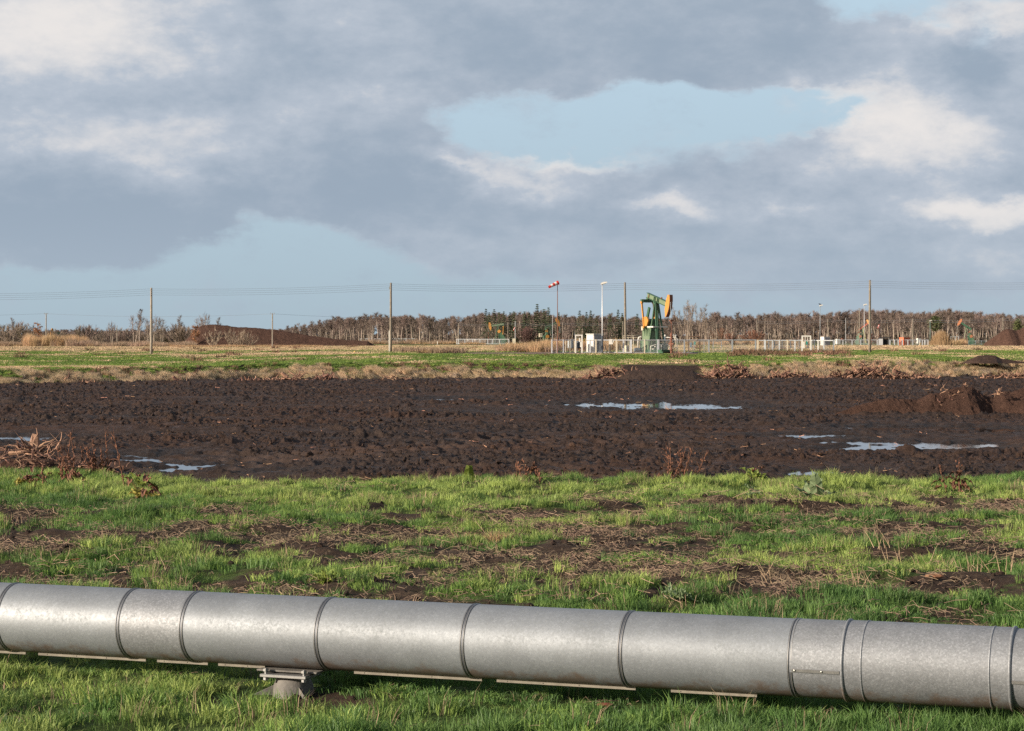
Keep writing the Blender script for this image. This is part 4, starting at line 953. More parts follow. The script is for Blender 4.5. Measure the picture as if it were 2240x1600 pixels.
# single shrubs
def one_shrub(px, py, Y, wpx, label, seed, M=TWR, name='shrub', n=900, **kw):
    h = (HOR - py) * Y / F + 1.6; o = shrub(name, seed, h, wpx * Y / F / 2, n, M, **kw); put_at(o, px, Y); return tag(o, label, 'shrub')
WILM = mat('willow_twigs', (0.15, 0.085, 0.075), .9, objvar=.1)
one_shrub(1153, 709, 560, 52, 'large round reddish brown willow between the two distant pumps', 601, WILM, 'willow_shrub', 4600, stems=60, tw=.05, BM=BARKP)
one_shrub(1650, 719, 600, 66, 'dome shaped orange red shrub behind the right half of the fence', 602, TWR, 'willow_shrub', 4200, stems=40, tw=.05)
one_shrub(1580, 712, 640, 62, 'wide spreading brownish shrub just right of the bare poplars', 603, TWR, 'willow_shrub', 1500, stems=26, BM=BARKP)
one_shrub(1600, 724, 590, 40, 'low reddish shrub left of the dome shaped one', 604, TWR, 'willow_shrub', 800)
one_shrub(1330, 716, 600, 50, 'low brown thicket behind the lamp post', 605, TW1, 'thicket', 900)
one_shrub(1230, 720, 620, 44, 'low brown thicket between windsock and cabinet', 606, TW1, 'thicket', 900)
one_shrub(1395, 714, 620, 50, 'brown thicket left behind the large pump jack', 607, TW1, 'thicket', 1000)
one_shrub(1460, 712, 640, 50, 'brown thicket right behind the large pump jack', 608, TW1, 'thicket', 1000)
one_shrub(1080, 706, 712, 60, 'dense brown bush right behind the left-facing distant pump', 609, TW2, 'thicket', 1500)
one_shrub(1040, 703, 712, 60, 'dense brown bush left of the distant left-facing pump', 610, TW2, 'thicket', 1500)
# scrub on the left
sb = Bank([shrub('scrub_bush', 700 + k, 4.0, 2.7, 1300, TW2 if k % 3 else TW1, stems=18, tw=.05) for k in range(5)])
SCR = [(-14, 706), (5, 703), (22, 705), (38, 700), (58, 704), (96, 716), (115, 716), (138, 722), (150, 718), (172, 708), (190, 706), (205, 716), (222, 720), (240, 712), (262, 714), (275, 720), (352, 712), (372, 722), (385, 702), (398, 706), (412, 712), (425, 716), (330, 704), (283, 722), (82, 722), (130, 728), (160, 728), (215, 727), (232, 726), (300, 724), (315, 726), (345, 726), (366, 728)]
side = lambda px: 'near the left edge' if px < 62 else 'between the russet oak and the crossarm pole' if px < 101 else 'right of the left crossarm pole' if px < 165 else 'between crossarm pole and white birches' if px < 270 else 'around the white birches' if px < 345 else 'left of the long peat heap'
for k, (px, py) in enumerate(SCR):
    Y = rnd.uniform(500, 640); h = (HOR - py) * Y / F + 1.6; o = sb.get(k); put_at(o, px, Y, h / 4 * 1.15, h / 4); tag(o, ('tall ' if py < 712 else 'low ') + 'leafless bush in the scrub ' + side(px), 'bush', ('tall' if py < 712 else 'low') + ' bushes in the scrub ' + side(px))
lb_ = Bank([bare_tree('birch_tree', 800 + k, 8.5, [2, 1, 3][k], .35, .24, 520, (.5, 1.0), .045, .11, BARKP, TW1, .06, up=1.2) for k in range(3)])
for k, (px, py, lb) in enumerate(((293, 686, 'white stemmed birch, taller left one of the pair by the nearest left pole'), (306, 682, 'leaning white birch beside the taller one, left of the leftmost tall pole'), (338, 692, 'bare birch just right of the leftmost tall pole'), (354, 694, 'slim bare birch right of the leftmost tall pole'), (392, 694, 'thin bare tree left of the long peat heap'),
        (446, 686, 'tall white birch rising before the left end of the peat heap'), (438, 692, 'thin pale birch left of the tall white one by the heap'), (478, 698, 'small bare birch behind the crest of the long peat heap'), (244, 704, 'slight bare tree in the scrub'), (322, 693, 'bushy bare birch touching the leftmost tall pole'), (28, 699, 'bare tree rising from scrub at far left'))):
    Y = 470 + (k * 13) % 60 if px not in (478,) else 620; h = (HOR - py) * Y / F + 1.6; o = lb_.get(k); put_at(o, px, Y, h / 8.5); tag(o, lb, 'tree')
def oak(px, py, Y, w_, label, seed):
    q = random.Random(seed); h = (HOR - py) * Y / F + 1.6; tb = MB(); cb_ = MB(); r_ = w_ * Y / F / 2
    tb.tube([(0, 0, 0), (0, 0, h * .9)], [.1, .02], 5); arms = []
    for i in range(26):
        t_ = q.uniform(.12, .95); a = q.uniform(0, 6.28); L_ = r_ * (1.1 - t_ * .7) * q.uniform(.6, 1.1); p0 = Vector((0, 0, h * t_ * .9)); p1 = p0 + Vector((cos(a) * L_, sin(a) * L_, L_ * .45)); tb.tube([p0, p1], [.03, .01], 3, cap=False); arms.append((p0, p1))
    for i in range(950):
        p0, p1 = q.choice(arms); c = p0.lerp(p1, q.uniform(.25, 1.1)) + Vector((q.gauss(0, .12), q.gauss(0, .12), q.gauss(0, .12))); k0 = len(cb_.v)
        for _ in range(3): cb_.v.append(tuple(c + Vector((q.gauss(0, .09), q.gauss(0, .09), q.gauss(0, .09)))))
        cb_.f.append((k0, k0 + 1, k0 + 2))
    o = empty('young_oak'); tb.build('trunk', BARKB, o); cb_.build('crown', OAK, o); put_at(o, px, Y); tag(o, label, 'tree')
oak(82, 697, 480, 28, 'young oak with russet withered leaves left of the crossarm pole', 901)
oak(428, 709, 455, 30, 'bushy oak with orange brown leaves at the left foot of the peat heap', 902)
hb = Bank([shrub('heap_bush', 950 + k, 3.4, 2.0, 260, mat('pale_twigs', (.34, .27, .2), .9), stems=16, BM=mat('pale_stems', (.36, .29, .22), .9)) for k in range(2)])
for k, (px, py, lb) in enumerate(((467, 713, 'pale bare bush in front of the highest part of the long peat heap'), (505, 716, 'pale bare bush, second from the left before the long peat heap'), (528, 714, 'widest pale bush before the long peat heap'), (545, 722, 'small pale bush, rightmost before the long peat heap'))):
    Y = 425; h = (HOR - py) * Y / F + 1.6; o = hb.get(k); put_at(o, px, Y, h / 3.4); tag(o, lb, 'bush')
# reed thicket
thr = MB(); q = random.Random(5); RT = mat('thicket_reed', (0.46, 0.31, 0.17), .85, transl=.15)
for i in range(2300):
    a = q.gauss(0, .36); a = max(-1, min(1, a)); hh = (4.3 * (1 - abs(a) ** 1.5 * .72)) * q.uniform(.35, 1.0); x0 = a * 2.6 + q.gauss(0, .15); y0 = q.gauss(0, .9); k0 = len(thr.v); ln = q.gauss(a * .5, .35); w_ = .035
    for p in ((x0 - w_, y0, 0), (x0 + w_, y0, 0), (x0 + ln * .3 + w_, y0, hh * .6), (x0 + ln * .3 - w_, y0, hh * .6), (x0 + ln, y0 + q.gauss(0, .3), hh * q.uniform(.75, 1))): thr.v.append(p)
    thr.f += [(k0, k0 + 1, k0 + 2, k0 + 3), (k0 + 3, k0 + 2, k0 + 4)]
o = thr.build('reed_thicket', RT); o.location = (wx(2058, 510), 510, .38); tag(o, 'big shaggy tan reed thicket right of the small white box', 'reed thicket')

# ================================================================ poles, wires, lamps, windsock
GRW = mat('weathered_pole_wood', (0.215, 0.185, 0.145), .9, var=.25, vscale=3, bump=.01, bscale=8); GRW2 = mat('pale_pole_wood', (0.31, 0.27, 0.22), .9, var=.2, vscale=3)
WIRE = mat('wire', (0.13, 0.14, 0.16), .6); INS = mat('insulator', (.08, .08, .08), .4); GAL = mat('galvanised', (0.62, 0.64, 0.66), .5, .3, objvar=.12); GALD = mat('galvanised_dull', (0.33, 0.36, 0.38), .55, .3); RUST = mat('rusty_pole', (.20, .085, .055), .8)
WHT = mat('white_paint', (0.72, 0.70, 0.64), .5, var=.08, vscale=1.5); CRM = mat('cream_paint', (.62, .55, .42), .6); LGR = mat('light_grey_panel', (.42, .43, .44), .5)
RED = mat('red_cloth', (0.62, 0.045, 0.03), .7, transl=.25); WCL = mat('white_cloth', (.78, .74, .72), .7, transl=.25); DKG = mat('dark_base_paint', (.05, .065, .085), .5)
GREEN = mat('pump_green', (0.065, 0.125, 0.07), .5, var=.15, vscale=1.5); GREEND = mat('pump_dark_green', (0.045, 0.11, 0.065), .45); ORG = mat('pump_orange', (0.50, 0.235, 0.05), .5, var=.08, vscale=1.2); ORGB = mat('rusty_orange', (.20, .075, .04), .7)
LGREEN = mat('pump_faded_green', (0.15, 0.205, 0.125), .55, var=.12, vscale=1.2); TEAL = mat('teal_panel', (.03, .25, .20), .5); BLK = mat('black_bitumen_and_inside_shade', (.02, .02, .022), .8); REDO = mat('orange_container_paint', (.62, .17, .08), .55); YEL = mat('yellow_sign', (.75, .48, .08), .5); BLUE = mat('motor_grey_blue', (.20, .27, .33), .5, .3)
def zat(Y, py): return EYE - (py - HOR) * Y / F
MAINP = [(-190, 256, 0.08, 640, 'pole beyond the left edge'), (331, 256, zat(256, 778), 630, 'leftmost tall wooden pole, standing in the green strip left of the peat heap'), (855, 254, zat(254, 772), 619, 'tall wooden pole with pale cable duct, right of the long peat heap'),
         (1367, 262, .4, 618, 'tall wooden pole behind the fence, left of the large pump jack'), (1903, 250, zat(250, 772), 613, 'tallest wooden pole, on its own right of the fenced well site'), (2440, 246, .4, 612, 'pole beyond the right edge')]
for k, (px, Y, z0, top, lb) in enumerate(MAINP):
    z1 = zat(Y, top); o = empty('utility_pole', (wx(px, Y), Y, z0)); tag(o, lb, 'utility pole'); mb = MB(); n_ = 9
    lean = rnd.uniform(-.03, .03) if px != 1367 else -.10
    if px == 1903: lean = .02
    mb.tube([(lean * (1 - t_) * -1.0, 0, -.3 + (z1 - z0 + .3) * t_) for t_ in (0, .25, .5, .75, 1)], [.165, .152, .14, .128, .118], 10); mb.build('post', GRW2 if px < 400 else GRW, o, smooth=True)
    for j, dz in enumerate((.18, .40, .64, .88)):
        q = MB(); sd_ = 1 if j % 2 else -1; q.tube([(0, -.1, z1 - z0 - dz), (0, -.26, z1 - z0 - dz)], .015, 5); q.tube([(0, -.26, z1 - z0 - dz - .05), (0, -.26, z1 - z0 - dz + .07)], [.04, .03], 6); q.build('insulator', INS, o)
    if px == 855: q = MB(); q.tube([(-.17, -.05, 0), (-.17, -.05, 2.55)], .055, 8); q.build('cable_duct', WHT, o); q = MB(); q.box((-.16, -.02, 6.0 + 1.5), (.08, .1, .3)); q.build('junction_box', GALD, o)
    if px == 1903: q = MB(); q.tube([(.10, -.1, z1 - z0 - 2.2 + 1.6), (.10, -.1, z1 - z0 - .1)], .02, 5); q.build('earth_wire', GAL, o)
def sag_wire(name, P_, sag, r, label, group=None):
    mb = MB(); pts = []
    for a, b_ in zip(P_[:-1], P_[1:]):
        for i in range(12): t_ = i / 12; pts.append(a.lerp(b_, t_) - Vector((0, 0, sag * 4 * t_ * (1 - t_))))
    pts.append(P_[-1]); mb.tube(pts, r, 4); o = mb.build(name, WIRE); return tag(o, label, 'wire', group)
for j, (dz, lb) in enumerate(((.18, 'topmost thin wire strung between the tall wooden poles'), (.40, 'second wire from the top between the tall wooden poles'), (.64, 'third wire from the top between the tall wooden poles'), (.88, 'lowest of the four wires between the tall wooden poles'))):
    sag_wire('overhead_wire', [Vector((wx(px, Y), Y - .26, zat(Y, top) - dz + .05)) for (px, Y, z0, top, _) in MAINP], .24, .009, lb)
# far crossarm poles
XP = [(101, 686, 690, 'small pole with a crossarm beside the russet oak at far left'), (596, 686, 690, 'small crossarm pole standing before the long peat heap'), (1880, 675, 640, 'dark pole with a thin top, left of the second lamp post')]
for px, py, Y, lb in XP:
    Yb = 400 if px == 596 else 440 if px == 101 else Y
    z1 = zat(Yb, py); o = empty('crossarm_pole', (wx(px, Yb), Yb, .3)); tag(o, lb, 'utility pole'); H = z1 - .3; mb = MB(); mb.tube([(0, 0, -.2), (0, 0, H)], [.13, .095], 8); mb.build('post', GRW2, o)
    q = MB(); q.box((0, -.1, H - .12), (.75, .08, .08)); q.build('crossarm', GALD, o)
    for dx in (-.34, 0, .34): q = MB(); q.tube([(dx, -.1, H - .08), (dx, -.1, H + .14)], [.04, .03], 6); q.build('insulator', INS, o)
sag_wire('overhead_wire', [Vector((wx(-420, 440), 440, zat(440, 684))), Vector((wx(101, 440), 440, zat(440, 686.5))), Vector((wx(596, 400), 400, zat(400, 687))), Vector((wx(1130, 620), 620, zat(620, 700)))], .55, .014, 'single thin far wire sagging over the scrub and the long peat heap')
# slim far poles along the wood
FP = [(256, 712, 520, 'thin wooden pole half hidden in the scrub'), (1003, 707, 715, 'slim pole by the left end of the distant fence'), (1111, 705, 690, 'slim pale pole just right of the left-facing pump'), (1127, 703, 695, 'grey steel mast with a tiny windsock, left of the round willow'), (1208.5, 690, 640, 'thin white mast left of the windsock pole'),
      (1231, 705, 640, 'slim wooden pole right of the windsock pole'), (1362.5, 703, 620, 'slim pole close to the third tall wooden pole'), (1505, 702, 600, 'slim pole in front of the bare poplars'), (1655.6, 701, 620, 'slim pole above the dome shaped shrub'), (1810.5, 698, 600, 'slim wooden pole behind the white cabinet'), (1850, 696, 640, 'pale slim mast between the lamp posts'),
      (1997, 697, 560, 'slim pole right of the orange container'), (2194, 695, 500, 'wooden pole in front of the right peat heap'), (815, 713, 715, 'slim pole behind the tip of the long heap'), (934, 716, 722, 'pale post in the fence by the wood')]
for px, py, Y, lb in FP:
    z1 = zat(Y, py); o = empty('slim_pole', (wx(px, Y), Y, .35)); tag(o, lb, 'pole'); mb = MB(); r_ = .10 if px not in (1208.5, 1850) else .07; mb.tube([(0, 0, -.2), (0, 0, z1 - .35)], [r_, r_ * .7], 7); mb.build('post', GRW2 if px not in (1127, 1208.5, 1850) else GAL, o)
    q = MB(); q.tube([(-.12, 0, z1 - .6), (.12, 0, z1 - .6)], .03, 5); q.build('bracket', GALD, o)
for k, (dz, lb) in enumerate(((.25, 'upper thin wire strung in front of the wood'), (.7, 'lower thin wire strung in front of the wood'))):
    sag_wire('overhead_wire', [Vector((wx(p[0], p[2]), p[2], zat(p[2], p[1]) - dz)) for p in FP if p[0] in (1003, 1111, 1231, 1362.5, 1505, 1655.6, 1810.5, 1997, 2194)] + [Vector((wx(2440, 470), 470, 6.8))], .4, .02, lb)
def lamp(px, py, Y, base, lb, hs=1.0, flip=False, col=None):
    z1 = zat(Y, py); x = wx(px, Y); z0 = .35; o = empty('lamp_post', (x, Y, z0)); tag(o, lb, 'lamp post'); H = z1 - z0; mb = MB(); mb.tube([(0, 0, .0), (0, 0, H - .1)], [.075, .055], 10); mb.build('post', col or GAL, o, smooth=True)
    if base: q = MB(); q.tube([(0, 0, -.1), (0, 0, 1.9), (0, 0, 2.0)], [.125, .12, .075], 10); q.build('base_sleeve', DKG, o)
    h = MB(); prof = [(-.30, -.06), (-.32, .02), (-.18, .13), (.10, .15), (.38, .09), (.42, .03), (.36, -.02)]
    fr = lambda a, c: Vector((a * .9 * hs + .12 * hs, 0, H - .02 + (a * .20 + c) * hs)); h.prism(prof, fr, (0, .17 * hs, 0)); hd = h.build('lamp_head', WHT, o)
    g = MB(); g.prism([(-.22, -.065), (-.20, -.11), (.22, -.09), (.28, -.03)], fr, (0, .13 * hs, 0)); g.build('lamp_glass', mat('lamp_glass', (.42, .42, .40), .2), hd)
    return o
lamp(1317.5, 620, 250, True, 'tall lamp post with a dark lower sleeve beside the grey cabinet', 1.15)
lamp(1794, 669, 500, False, 'slim lamp post with a bird sitting on its head', 1.3, col=GALD); lamp(1890.5, 667, 490, False, 'lamp post just left of the tallest wooden pole', 1.3); lamp(2034.6, 702, 520, False, 'short green tinted lamp post left of the reed thicket', .9, col=mat('green_lamp_paint', (.17, .27, .24), .5))
q = MB(); zb_ = zat(500, 669) + .16; xb = wx(1794, 500) - .05; q.ball((xb, 500, zb_ + .16), .15, (1.5, .8, .9), 10, 7); q.ball((xb - .2, 500, zb_ + .30), .085, (1, .9, 1), 8, 6); q.prism([(.15, .02), (.48, -.06), (.48, -.01), (.15, .12)], lambda a, c: Vector((xb + a, 500, zb_ + .14 + c)), (0, .05, 0)); q.prism([(-.26, 0), (-.40, -.015), (-.26, -.04)], lambda a, c: Vector((xb + a, 500, zb_ + .31 + c)), (0, .02, 0)); q.tube([(xb, 500, zb_ - .02), (xb, 500, zb_ + .08)], .012, 4)
tag(q.build('bird', mat('crow_black', (.02, .02, .025), .6)), 'black bird perched on the head of the slim lamp post', 'bird')
q = MB(); xb, zb_ = wx(306.7, 330), zat(330, 679); q.ball((xb, 330, zb_), .09, (1.9, .8, .8), 8, 6); q.face([(xb - .05, 330, zb_), (xb + .12, 330, zb_), (xb + .02, 330.3, zb_ + .26)]); q.face([(xb - .05, 330, zb_), (xb + .12, 330, zb_), (xb + .02, 329.7, zb_ + .24)]); q.face([(xb + .12, 330.05, zb_), (xb + .12, 329.95, zb_), (xb + .34, 330.1, zb_), (xb + .34, 329.9, zb_)])
tag(q.build('bird', bpy.data.materials['crow_black']), 'tiny dark bird flying just above the birch crown at left', 'bird')
def windsock(px, py, Y, L_, lb, ang=R(-22), thin=.035, r=.24, col=RUST):
    z1 = zat(Y, py); o = empty('windsock', (wx(px, Y), Y, .4)); tag(o, lb, 'windsock'); H = z1 - .4; mb = MB(); mb.tube([(0, 0, 0), (0, 0, H)], [thin * 1.6, thin], 8); mb.build('pole', col, o)
    q = MB(); c0 = Vector((.10, 0, H - r)); dx = Vector((-cos(ang), -.35, sin(ang))).normalized()
    q2 = MB(); q2.tube([c0 + Vector((0, 0, r)), c0 + Vector((0, 0, -r))], .015, 4); q2.build('ring_frame', GALD, o)
    for k in range(5):
        t0, t1 = k / 5, (k + 1) / 5; s_ = MB(); P1 = c0 + dx * L_ * t0 - Vector((0, 0, .10 * t0 * t0)); P2 = c0 + dx * L_ * t1 - Vector((0, 0, .10 * t1 * t1)); s_.tube([P1, P2], [r * (1 - .42 * t0), r * (1 - .42 * t1)], 12, cap=False); s_.build('sock_band', RED if k % 2 == 0 else WCL, o, smooth=True)
windsock(1219.5, 614, 250, 1.25, 'large red and white striped windsock on a thin rusty pole')
windsock(1125.8, 716, 690, .9, 'tiny red and white windsock on the distant steel mast', R(-55)); windsock(1922.5, 710, 620, .9, 'tiny distant windsock right of the tallest wooden pole', R(-60))

# ================================================================ pump jacks
def pumpjack(px, Y, rz, lb, tilt, crank, z0=.4, s_=1.0, head=None, beamc=None, cw=None, legc=None, detail=True, mirror=False, gear=None):
    o = empty('pump_jack', (wx(px, Y), Y, z0), rz); o.scale = (s_,) * 3; tag(o, lb, 'pump jack')
    head = head or ORG; beamc = beamc or LGREEN; cw = cw or ORG; legc = legc or GREEND
    V = Vector; pz = 6.12; ct, st_ = cos(tilt), sin(tilt)          # +x points towards the head; tilt > 0 raises the head
    B = lambda a, c, y=0.0: V((a * ct - c * st_, y, pz + a * st_ + c * ct))
    mb = MB()
    # I-beam: web and two flanges
    def slab(m_, a0, a1, c0, c1, w_): m_.prism([(a0, c0), (a1, c0), (a1, c1), (a0, c1)], lambda a, c: B(a, c), (0, w_ / 2, 0))
    slab(mb, -1.9, 2.25, -.22, .25, .12); wb = mb.build('walking_beam', beamc, o)
    f1 = MB(); slab(f1, -1.92, 2.27, .252, .31, .34); f1.build('flange', GREEND if detail else beamc, wb); f1 = MB(); slab(f1, -1.92, 2.1, -.282, -.222, .34); f1.build('flange', GREEND if detail else beamc, wb)
    if detail:
        for a in (-1.45, -.35, -.1, .35, .6):
            f1 = MB(); slab(f1, a - .03, a + .03, -.215, .245, .32); f1.build('stiffener', GREEND if a != -1.45 else ORGB, wb)
        f1 = MB(); slab(f1, .9, 1.05, .315, .48, .12); f1.build('lifting_lug', ORGB, wb)
    # horse head: side plates and curved face
    h = MB(); Rh = 2.95; prof = [(2.12, .35), (2.30, 1.12)]; 
    for i in range(9):
        a = R(24 - 52 * i / 8); prof.append((Rh * cos(a) - (.02), Rh * sin(a)))
    prof += [(2.42, -1.42), (2.14, -.6)]
    h.prism(prof, lambda a, c: B(a, c), (0, .17, 0)); hd = h.build('horse_head', head, o)
    fc = MB(); arc = [(Rh * cos(R(24 - 52 * i / 10)), Rh * sin(R(24 - 52 * i / 10))) for i in range(11)]
    for i in range(10):
        a, b_ = arc[i], arc[i + 1]; u1 = V((a[0], 0, a[1])).normalized() * .06; u2 = V((b_[0], 0, b_[1])).normalized() * .06
        p = [B(a[0], a[1], -.21), B(b_[0], b_[1], -.21), B(b_[0], b_[1], .21), B(a[0], a[1], .21)]; p2 = [B(a[0] + u1.x, a[1] + u1.z, -.21), B(b_[0] + u2.x, b_[1] + u2.z, -.21), B(b_[0] + u2.x, b_[1] + u2.z, .21), B(a[0] + u1.x, a[1] + u1.z, .21)]
        fc.face(p2); fc.face(p[::-1]); fc.face([p[0], p[1], p2[1], p2[0]]); fc.face([p[3], p2[3], p2[2], p[2]])
    fc.build('face_plate', ORGB if detail else head, hd)
    # saddle bearing
    q = MB(); q.box((0, 0, pz - .38), (.5, .6, .26)); q.tube([(0, -.36, pz - .30), (0, .36, pz - .30)], .11, 10); q.build('saddle_bearing', GREEND, o)
    # samson post: four legs and braces
    top = pz - .5
    for (fx, fy) in ((-.55, -.68), (-.55, .68), (.95, -.58), (.95, .58)):
        q = MB(); q.bar((fx * .12, fy * .30, top), (fx * 1.05, fy, .35), .14, .16); q.build('leg', legc if fx > 0 else GREEN, o)
    q = MB(); q.bar((.5, -.52, 2.6), (.5, .52, 2.6), .1); q.bar((-.35, -.55, 2.6), (-.35, .55, 2.6), .1); q.build('cross_brace', legc, o)
    if detail:
        q = MB(); q.box((.75, -.05, 2.98), (.28, 2.0, .14)); q.build('service_platform', WHT, o); q = MB(); q.box((.1, -.80, 2.98), (1.35, .22, .13)); q.build('service_platform', WHT, o)
        q = MB(); q.tube([(.98, -.5, .4), (.98, -.5, top - .8)], .03, 5); q.tube([(.98, -.2, .4), (.98, -.2, top - 1.6)], .03, 5)
        for k in range(9): q.bar((.98, -.5, .7 + k * .4), (.98, -.2, .7 + k * .4), .03)
        q.build('ladder', legc, o)
    # equaliser and pitman arms
    E = B(-1.72, -.62); q = MB(); q.box(tuple(E), (.32, 1.75, .36)); q.build('equalizer', GREEND, o)
    q = MB(); q.bar(B(-1.72, -.25), E, .28); q.build('tail_bearing', GREEN, o)
    if detail:
        for yy in (-.7, -.15, .15): q = MB(); q.box((E.x, yy, E.z), (.36, .06, .39)); q.build('stiffener', LGREEN, o)
    C = V((-1.15, 0, 3.55)); cr = .62; pin = C + V((cos(crank), 0, sin(crank))) * cr
    for sg in (-1, 1):
        y_ = sg * .80; q = MB(); q.bar((E.x, y_, E.z - .15), (pin.x, y_, pin.z), .17, .15); q.tube([(pin.x, y_ - .14, pin.z), (pin.x, y_ + .14, pin.z)], .15, 10); q.tube([(E.x, y_ - .12, E.z - .18), (E.x, y_ + .12, E.z - .18)], .16, 10); q.build('pitman_arm', ORG if cw is ORG else cw, o)
        d = V((cos(crank), 0, sin(crank))); q = MB(); yc = sg * .60; q.bar(C + d * .75 + V((0, yc, 0)), C - d * 1.75 + V((0, yc, 0)), .16, .34); ca_ = q.build('crank_arm', GREEND if detail else GREEN, o)
        n_ = V((-d.z, 0, d.x)); q = MB(); 
        q.prism([(.45, .17), (.35, .42), (-.35, .52), (-.62, .17), (-.62, -.17), (-.35, -.52), (.35, -.42), (.45, -.17)] if detail else [(-.35, .17), (-.55, .45), (-1.15, .52), (-1.3, .17), (-1.3, -.17), (-1.15, -.52), (-.55, -.45), (-.35, -.17)], lambda a, c: C + d * a + n_ * c + V((0, sg * .80 * .76 + sg * 0.09, 0)), (0, .09, 0)); q.build('counterweight', cw, o)
    # gear box on its tall pedestal, motor and guards
    q = MB(); q.box((-1.32, 0, 1.62), (1.9, .9, 2.76), bev=.02); q.build('pedestal', LGREEN if detail else GREEND, o)
    if detail:
        for dx in (-.5, -.2, .1, .4):
            q = MB(); q.prism([(0, 0), (0, .9), (.07, .9)], lambda a, c, X=dx: V((-1.2 + X, 0, 1.9 + c)) + V((a * 0 + 0, 0, 0)) + V((0, -.46 - a * 1.6, 0)), (.03, 0, 0)); q.build('rib', GREEND, o)
    q = MB(); q.box((-1.15, 0, 3.05), (1.15, .72, .5), bev=.05); q.tube([(-1.15, -.45, 3.5), (-1.15, .45, 3.5)], .42, 14); q.box((-1.15, 0, 3.45), (.9, .66, .55), bev=.08); q.build('gear_box', GREEN, o)
    q = MB(); q.box((-.15, 0, .28), (4.6, 1.5, .22)); q.box((-.15, -.62, .10), (4.9, .18, .2)); q.box((-.15, .62, .10), (4.9, .18, .2)); q.build('skid', GREEND, o)
    q = MB(); q.tube([(-2.6, -.35, 1.2), (-2.6, .45, 1.2)], .30, 12); q.box((-2.6, 0, .75), (.6, .7, .6)); q.build('motor', GREEN, o)
    if detail: q = MB(); q.tube([(-1.9, -.62, 3.05), (-1.9, -.62, 2.6)], [.14, .17], 10); q.build('oil_can', CRM, o)
    q = MB(); q.prism([(-2.95, .95), (-2.25, .85), (-.8, 3.0), (-.75, 3.6), (-1.4, 3.65)], lambda a, c: V((a, .62, c)), (0, .09, 0)); q.build('belt_guard', GREEN, o)
    # bridle, carrier bar, polished rod, wellhead
    hx = Rh + .07; hz = pz - .35
    for y_ in (-.11, .11): q = MB(); q.tube([(hx, y_, hz), (hx, y_, 3.75)], .022, 5); q.build('bridle_cable', GALD, o)
    q = MB(); q.box((hx, 0, 3.68), (.24, .44, .16)); q.tube([(hx, 0, 3.6), (hx, 0, 3.35)], .09, 8); q.build('carrier_bar', RUST, o)
    q = MB(); q.tube([(hx, 0, 3.4), (hx, 0, 1.9)], .028, 6); q.build('polished_rod', RUST, o)
    q = MB(); q.tube([(hx, 0, 2.35), (hx, 0, 2.15), (hx, 0, 2.0), (hx, 0, 1.75)], [.04, .13, .19, .10], 10); q.tube([(hx, 0, 1.75), (hx, 0, 0)], .12, 10)
    for zz in (1.6, 1.25, .85, .4): q.tube([(hx, 0, zz - .05), (hx, 0, zz + .05)], .24, 12)
    q.tube([(hx - .5, 0, 1.05), (hx + .5, 0, 1.05)], .08, 8); q.build('wellhead', RUST, o)
    if detail:
        q = MB(); q.tube([(hx + .1, .2, 1.9), (hx + .5, .2, 1.6), (hx + .55, .2, 1.0), (hx + .35, .2, .6)], .03, 6); q.build('hose', CRM, o)
    return o
pumpjack(1436, 250, R(-60), 'large green pump jack with an orange horse head, nearest of all inside the fence', R(-15), R(250))
pumpjack(1089, 700, R(180 - 4), 'distant pump jack whose orange head points left, in front of the wood', R(-9), R(215), detail=False)
pumpjack(1204, 660, R(14), 'distant pump jack with its head raised, beside the windsock pole', R(24), R(95), detail=False, z0=.1, s_=.98)
pumpjack(1888, 640, R(-28), 'reddish distant pump jack with raised head, left of the tallest wooden pole', R(36), R(120), head=ORG, beamc=mat('rust_red_beam', (.30, .09, .06), .7), cw=ORGB, legc=mat('yellow_green_leg', (.40, .38, .14), .6), detail=False, s_=.84)
pumpjack(2114, 600, R(180 - 12), 'dark green distant pump jack with a rust orange head, before the right hand wood', R(33), R(60), head=mat('faded_orange', (.50, .19, .09), .6), beamc=GREEND, cw=mat('dull_orange_weight', (.30, .12, .06), .6), legc=mat('pale_green_leg', (.33, .38, .24), .6), detail=False, s_=.83)
pumpjack(132, 560, R(180 + 30), 'pump jack hidden in the scrub, only its orange head showing right of the crossarm pole', R(6), R(150), detail=False, s_=.86, z0=-1.8)

